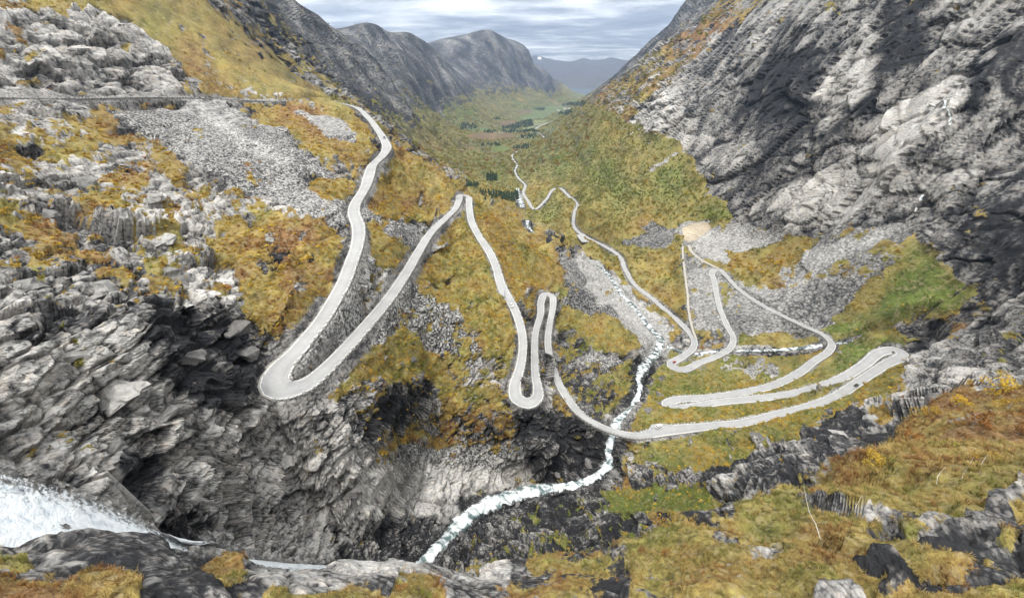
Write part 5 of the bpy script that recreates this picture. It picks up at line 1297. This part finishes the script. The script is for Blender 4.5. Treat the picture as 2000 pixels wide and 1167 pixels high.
WOODS = [('934,375 1010,378 1012,394 985,392 950,386 935,380', .022, 13), ('950,342 969,342 970,353 950,354', .03, 15), ('905,358 935,360 935,366 905,366', .02, 13), ('998,244 1035,235 1040,246 1010,252 985,252', .006, 22), ('938,282 975,281 975,286 940,286', .008, 18), ('1000,286 1035,284 1030,292 1000,292', .006, 18),
         ('898,243 925,240 930,252 900,254', .006, 22), ('945,256 1050,255 1045,260 945,260', .0035, 22), ('1095,220 1115,220 1110,226 1092,225', .005, 26), ('1040,212 1062,213 1060,216 1038,215', .003, 28), ('1090,205 1145,204 1145,208 1095,207', .002, 30), ('960,233 975,232 970,237 958,236', .004, 24), ('1015,266 1045,263 1045,272 1012,272', .004, 20), ('980,248 1000,246 998,252 980,252', .005, 22)]
dn = np.zeros(X.shape, np.float32); hh = np.zeros(X.shape, np.float32)
pxt, pyt = project(X, Y, Z)
for poly, d_, h_ in WOODS:
    mk = inside(pxt + 7 * perlin(X / 45, Y / 45, Z * 0, 333), pyt + 3 * perlin(X / 45, Y / 45, Z * 0, 334), P(poly)) & (R > 700) & (steep < .25); dn[mk] = d_; hh[mk] = h_
wp, wi, wj, g_ = cell_sites(X, Y, Z, dn, 12)
scatter_object('spruce_wood', wp, np.stack([0 * wp[:, 0], 0 * wp[:, 0], g_.uniform(0, 6.28, len(wp))], 1), (.78 * hh[wi, wj] * g_.uniform(.45, 1.15, len(wp)))[:, None] * np.array([[1.25, 1.25, 1.0]]), coll_of('spruce_kinds', sp_src), 'dark spruce plantations and shelter belts on the valley floor')
# birch woods of the far valley floor
dn = (R > 1000) * (R < 4200) * (steep < .3) * veg * (FLD[..., 3] < .5) * .0022 * np.clip(1600 / R, .2, 1.2) * (dn == 0) * (ZA[..., 5] < .6)
fp, fi, fj_, g_ = cell_sites(X, Y, Z, dn, 13); ok = visible_hint(fp, 5); fp = fp[ok]
scatter_object('valley_birch_wood', fp, np.stack([0 * fp[:, 0], 0 * fp[:, 0], g_.uniform(0, 6.28, len(fp))], 1), g_.uniform(3, 6.5, len(fp))[:, None] * np.array([[1.2, 1.2, 1.0]]), coll_of('valley_crowns', src['olive'] + src['russet'][:2] + src['green'][:2]), 'mixed autumn birch woods of the far valley')

# thin white falls on the right hand wall
def thin_fall(pts, w):
    Q = [ground_at(*p) for p in pts]; out = []
    for a_, b_ in zip(Q, Q[1:]):
        for t_ in np.linspace(0, 1, 12, endpoint=False):
            p = a_ + (b_ - a_) * t_; gz = terrain_z(p[:1], p[1:2])[0]; out.append([p[0], p[1], max(p[2], gz) + 1.2, w])
    return water('thin_waterfall', np.array(out), M_rapid, .3, 5, .3, 9)
thin_fall([(1815, 206), (1838, 222), (1853, 240), (1846, 262)], 2.6)
thin_fall([(1800, 385), (1790, 405), (1782, 428), (1768, 442)], 3.0)
# ------------------------------------------------------------------ farms
M_house = plain('white_boards', (.75, .74, .71), .7, .08); M_roof = plain('dark_roof', (.10, .095, .09), .8, .2); M_barn = plain('red_boards', (.28, .06, .04), .8, .15); M_pane = plain('window_pane', (.03, .035, .04), .15, .05)
def farm(px, py, l, w, h, rz, wall, name, label):
    p = ground_at(px, py); e = empty(name, p, rz); tag(e, label, 'house')
    MB().quadbox((0, 0, h / 2 - .5), (l, w, h + 1)).build('wall', wall, e)
    m = MB(); ov = .5; m.v += [(-l / 2 - ov, -w / 2 - ov, h), (l / 2 + ov, -w / 2 - ov, h), (l / 2 + ov, w / 2 + ov, h), (-l / 2 - ov, w / 2 + ov, h), (-l / 2 - ov, 0, h + w * .5), (l / 2 + ov, 0, h + w * .5)]
    m.f += [(0, 1, 5, 4), (2, 3, 4, 5), (1, 2, 5), (3, 0, 4), (3, 2, 1, 0)]; r_ = m.build('roof', M_roof, e); MB().quadbox((l * .2, 0, h + w * .5), (.9, .9, 1.6)).build('chimney', M_conc, r_)
    for k in range(3): MB().quadbox(((k - 1) * l * .28, -w / 2 - .03, h * .55), (1.2, .12, 1.4)).build('window', M_pane, e)
    MB().quadbox((l * .42, -w / 2 - .03, 1.1), (1.1, .1, 2.1)).build('door', M_barn if wall is M_house else M_house, e)
farm(1112, 213, 26, 14, 9, .3, M_house, 'farm_house', 'white farmhouse on the far green fields, right one of the pair'); farm(1104, 213, 30, 15, 10, .1, M_house, 'farm_house', 'white farmhouse on the far green fields, left one of the pair'); farm(1092, 216, 34, 16, 9, -.4, M_house, 'farm_barn', 'pale barn left of the two white farmhouses'); farm(1046, 249, 20, 11, 7, .6, M_house, 'farm_house', 'small white house beside the valley road bend'); farm(915, 249, 16, 9, 6, .2, M_house, 'farm_cabin', 'lone white cabin on the left of the valley floor')

# ------------------------------------------------------------------ the near ledge: tufts, shrubs, bare birches, fence
LREGA = None
def ledge_point(px, py):
    """the ledge surface nearest to this sight line"""
    a, b = project(lX[:LT], lY[:LT], lZ[:LT]); k = np.argmin((a - px) ** 2 + (b - py) ** 2); i, j = np.unravel_index(k, a.shape); return np.array([lX[i, j], lY[i, j], lZ[i, j]])
def tuft_mesh(seed, mat, n_=26, h=1.0):
    g = np.random.default_rng(seed); v, f = [], []
    for k in range(n_):
        a_ = g.uniform(0, 6.28); r_ = .32 * math.sqrt(g.random()); b = np.array([r_ * math.cos(a_), r_ * math.sin(a_), -.05]); ln = h * g.uniform(.5, 1.0); d = np.array([math.cos(a_), math.sin(a_), 0]) * ln * g.uniform(.25, .8); t_ = np.array([-math.sin(a_), math.cos(a_), 0]) * .03
        i = len(v); v += [b - t_, b + t_, b + d * .45 + [0, 0, ln * .6] + t_ * .7, b + d * .45 + [0, 0, ln * .6] - t_ * .7, b + d + [0, 0, ln * .75]]; f += [(i, i + 1, i + 2, i + 3), (i + 3, i + 2, i + 4)]
    me = bpy.data.meshes.new('grass_tuft'); me.from_pydata([tuple(map(float, p)) for p in v], [], f); me.update(); me.materials.append(mat); return me
GR = {'straw': leaf_material('straw_grass', (.34, .26, .10), (.24, .17, .055)), 'olive': leaf_material('olive_grass', (.17, .16, .045), (.12, .12, .03)), 'rust': leaf_material('rust_grass', (.24, .13, .045), (.17, .09, .035))}
ldens = lveg * (lR2 < 80) * (np.arange(lR2.shape[0])[:, None] < LT + 8) * 16 * np.clip(12 / lR2, .05, 1) ** 1.55
lp, li, lj, g_ = cell_sites(lX, lY, lZ, ldens, 21); ok = visible_hint(lp, 30); lp, li, lj = lp[ok], li[ok], lj[ok]
ltn = lTN[li, lj] + g_.normal(0, .1, len(lp)); lt = np.select([ltn < .18, ltn < .48], [2, 0], 1)
lsz = g_.uniform(.10, .26, len(lp)) * np.clip(np.hypot(lp[:, 0], lp[:, 1]) / 14, .9, 2.6)
for i, (t_, mt) in enumerate(GR.items()):
    mm = np.nonzero(lt == i)[0]
    if len(mm) < 5: continue
    srcs = []
    near = mm[np.argsort(np.hypot(lp[mm, 0], lp[mm, 1]))]
    for n_, k in enumerate(near[[len(near) // 9, len(near) // 5, len(near) // 3]]):
        o = bpy.data.objects.new('grass_tuft', tuft_mesh(300 + 10 * i + n_, mt)); C.objects.link(o); o.location = lp[k]; o.scale = (lsz[k],) * 3
        tag(o, f'{t_} grass tuft growing on the near ledge', 'grass tuft', f'{t_} grass tufts on the near ledge'); srcs.append(o)
    mm = np.setdiff1d(mm, near[[len(near) // 9, len(near) // 5, len(near) // 3]])
    scatter_object(t_ + '_grass', lp[mm], np.stack([g_.normal(0, .2, len(mm)), g_.normal(0, .2, len(mm)), g_.uniform(0, 6.28, len(mm))], 1), lsz[mm][:, None] * np.ones((1, 3)), coll_of(t_ + '_tufts', srcs), t_ + ' grass and moss covering the near ledge')
NEAR_SHRUBS = [(1940,766,1.7,'yellow','bright yellow birch shrub near the right edge by the fence'),(1875,790,1.0,'yellow','small yellow shrub below the fence posts'),(1815,812,1.1,'golden','golden shrub at the lip of the right slope'),(1900,830,1.2,'russet','russet shrub on the orange slope near the right edge'),(1965,800,1.1,'golden','golden shrub below the bright yellow one at the right edge'),
 (1700,912,.9,'yellow','yellow shrub at the lip above the dark right crags'),(1722,900,.6,'golden','small golden shrub beside the yellow one at the lip'),(1985,845,1.0,'russet','russet shrub at the right edge of the picture'),(1850,880,.8,'olive','olive shrub in the middle of the right slope'),(785,1150,.22,'russet','rusty upright shrub on the bottom slab left of centre'),(830,1160,.25,'green','bright green low shrub at the bottom edge'),(1250,1075,.25,'russet','rusty shrub at the lip of the ledge right of centre'),
 (1300,1085,.28,'russet','orange shrub on the mossy step of the ledge'),(560,1160,.2,'green','green tuft shrub on the bottom left slab'),(1780,860,.8,'russet','russet shrub above the dark crags near the lip'),(1930,905,.7,'golden','golden shrub low on the right slope'),(1590,965,.35,'russet','red berried shrub at the lip of the grassy ledge')]
for px, py, s_, t_, lab in NEAR_SHRUBS: shrub(ledge_point(px, py), s_, t_, lab, None, tall=1.1, fine=True)
def bare_birch(pts, rad, label, twigs=3):
    P_ = [ledge_point(px, py) + np.array([0, 0, up * .7]) for px, py, up in pts]; e = empty('bare_birch', tuple(P_[0])); tag(e, label, 'birch tree')
    q0 = P_[0]; P_ = [p - q0 for p in P_]; n_ = len(P_)
    MB().tube(P_, list(np.linspace(rad, rad * .3, n_)), 5).build('trunk', M_white_bark, e)
    for k in range(twigs):
        b = P_[min(n_ - 1, 1 + k % (n_ - 1))]; d = np.array([rng.uniform(-1, 1), rng.uniform(-.5, .5), rng.uniform(.4, 1)]) * rad * 16
        MB().tube([b, b + d * .5 + [0, 0, .05], b + d], [rad * .4, rad * .28, rad * .12], 5).build('branch', M_white_bark, e)
bare_birch([(1608,1052,.0),(1590,1030,.35),(1572,1010,.7),(1562,985,1.1),(1558,968,1.5)], .016, 'long bare white birch leaning up the grassy ledge', 6)
bare_birch([(1670,1000,0),(1668,990,.3),(1671,980,.6)], .016, 'short bare white birch stem in the middle of the grassy ledge')
bare_birch([(1830,945,0),(1826,935,.5),(1833,925,1.1)], .018, 'bare white birch on the right slope, lower left one of three')
bare_birch([(1880,935,0),(1878,925,.5),(1884,915,1.1)], .018, 'bare white birch on the right slope, middle one of three')
bare_birch([(1912,925,0),(1910,915,.5),(1913,905,1.0)], .018, 'bare white birch on the right slope, rightmost of three')
fp0 = empty('post_fence', tuple(ledge_point(1850, 752))); tag(fp0, 'old wooden post and wire fence along the right skyline', 'fence')
M_post = plain('weathered_post', (.12, .115, .105), .9, .3, 8); tops = []
for px in (1846, 1851, 1857, 1866, 1878, 1895, 1910, 1930):
    p = ledge_point(px, 752) - np.array(fp0.location); h = rng.uniform(1.3, 1.9); MB().quadbox((p[0], p[1], p[2] + h / 2 - .2), (.13, .13, h), .3, .85).build('post', M_post, fp0); tops.append((p[0], p[1], p[2] + h * .75))
MB().tube(tops, .012, 4).build('wire', M_rail, fp0)
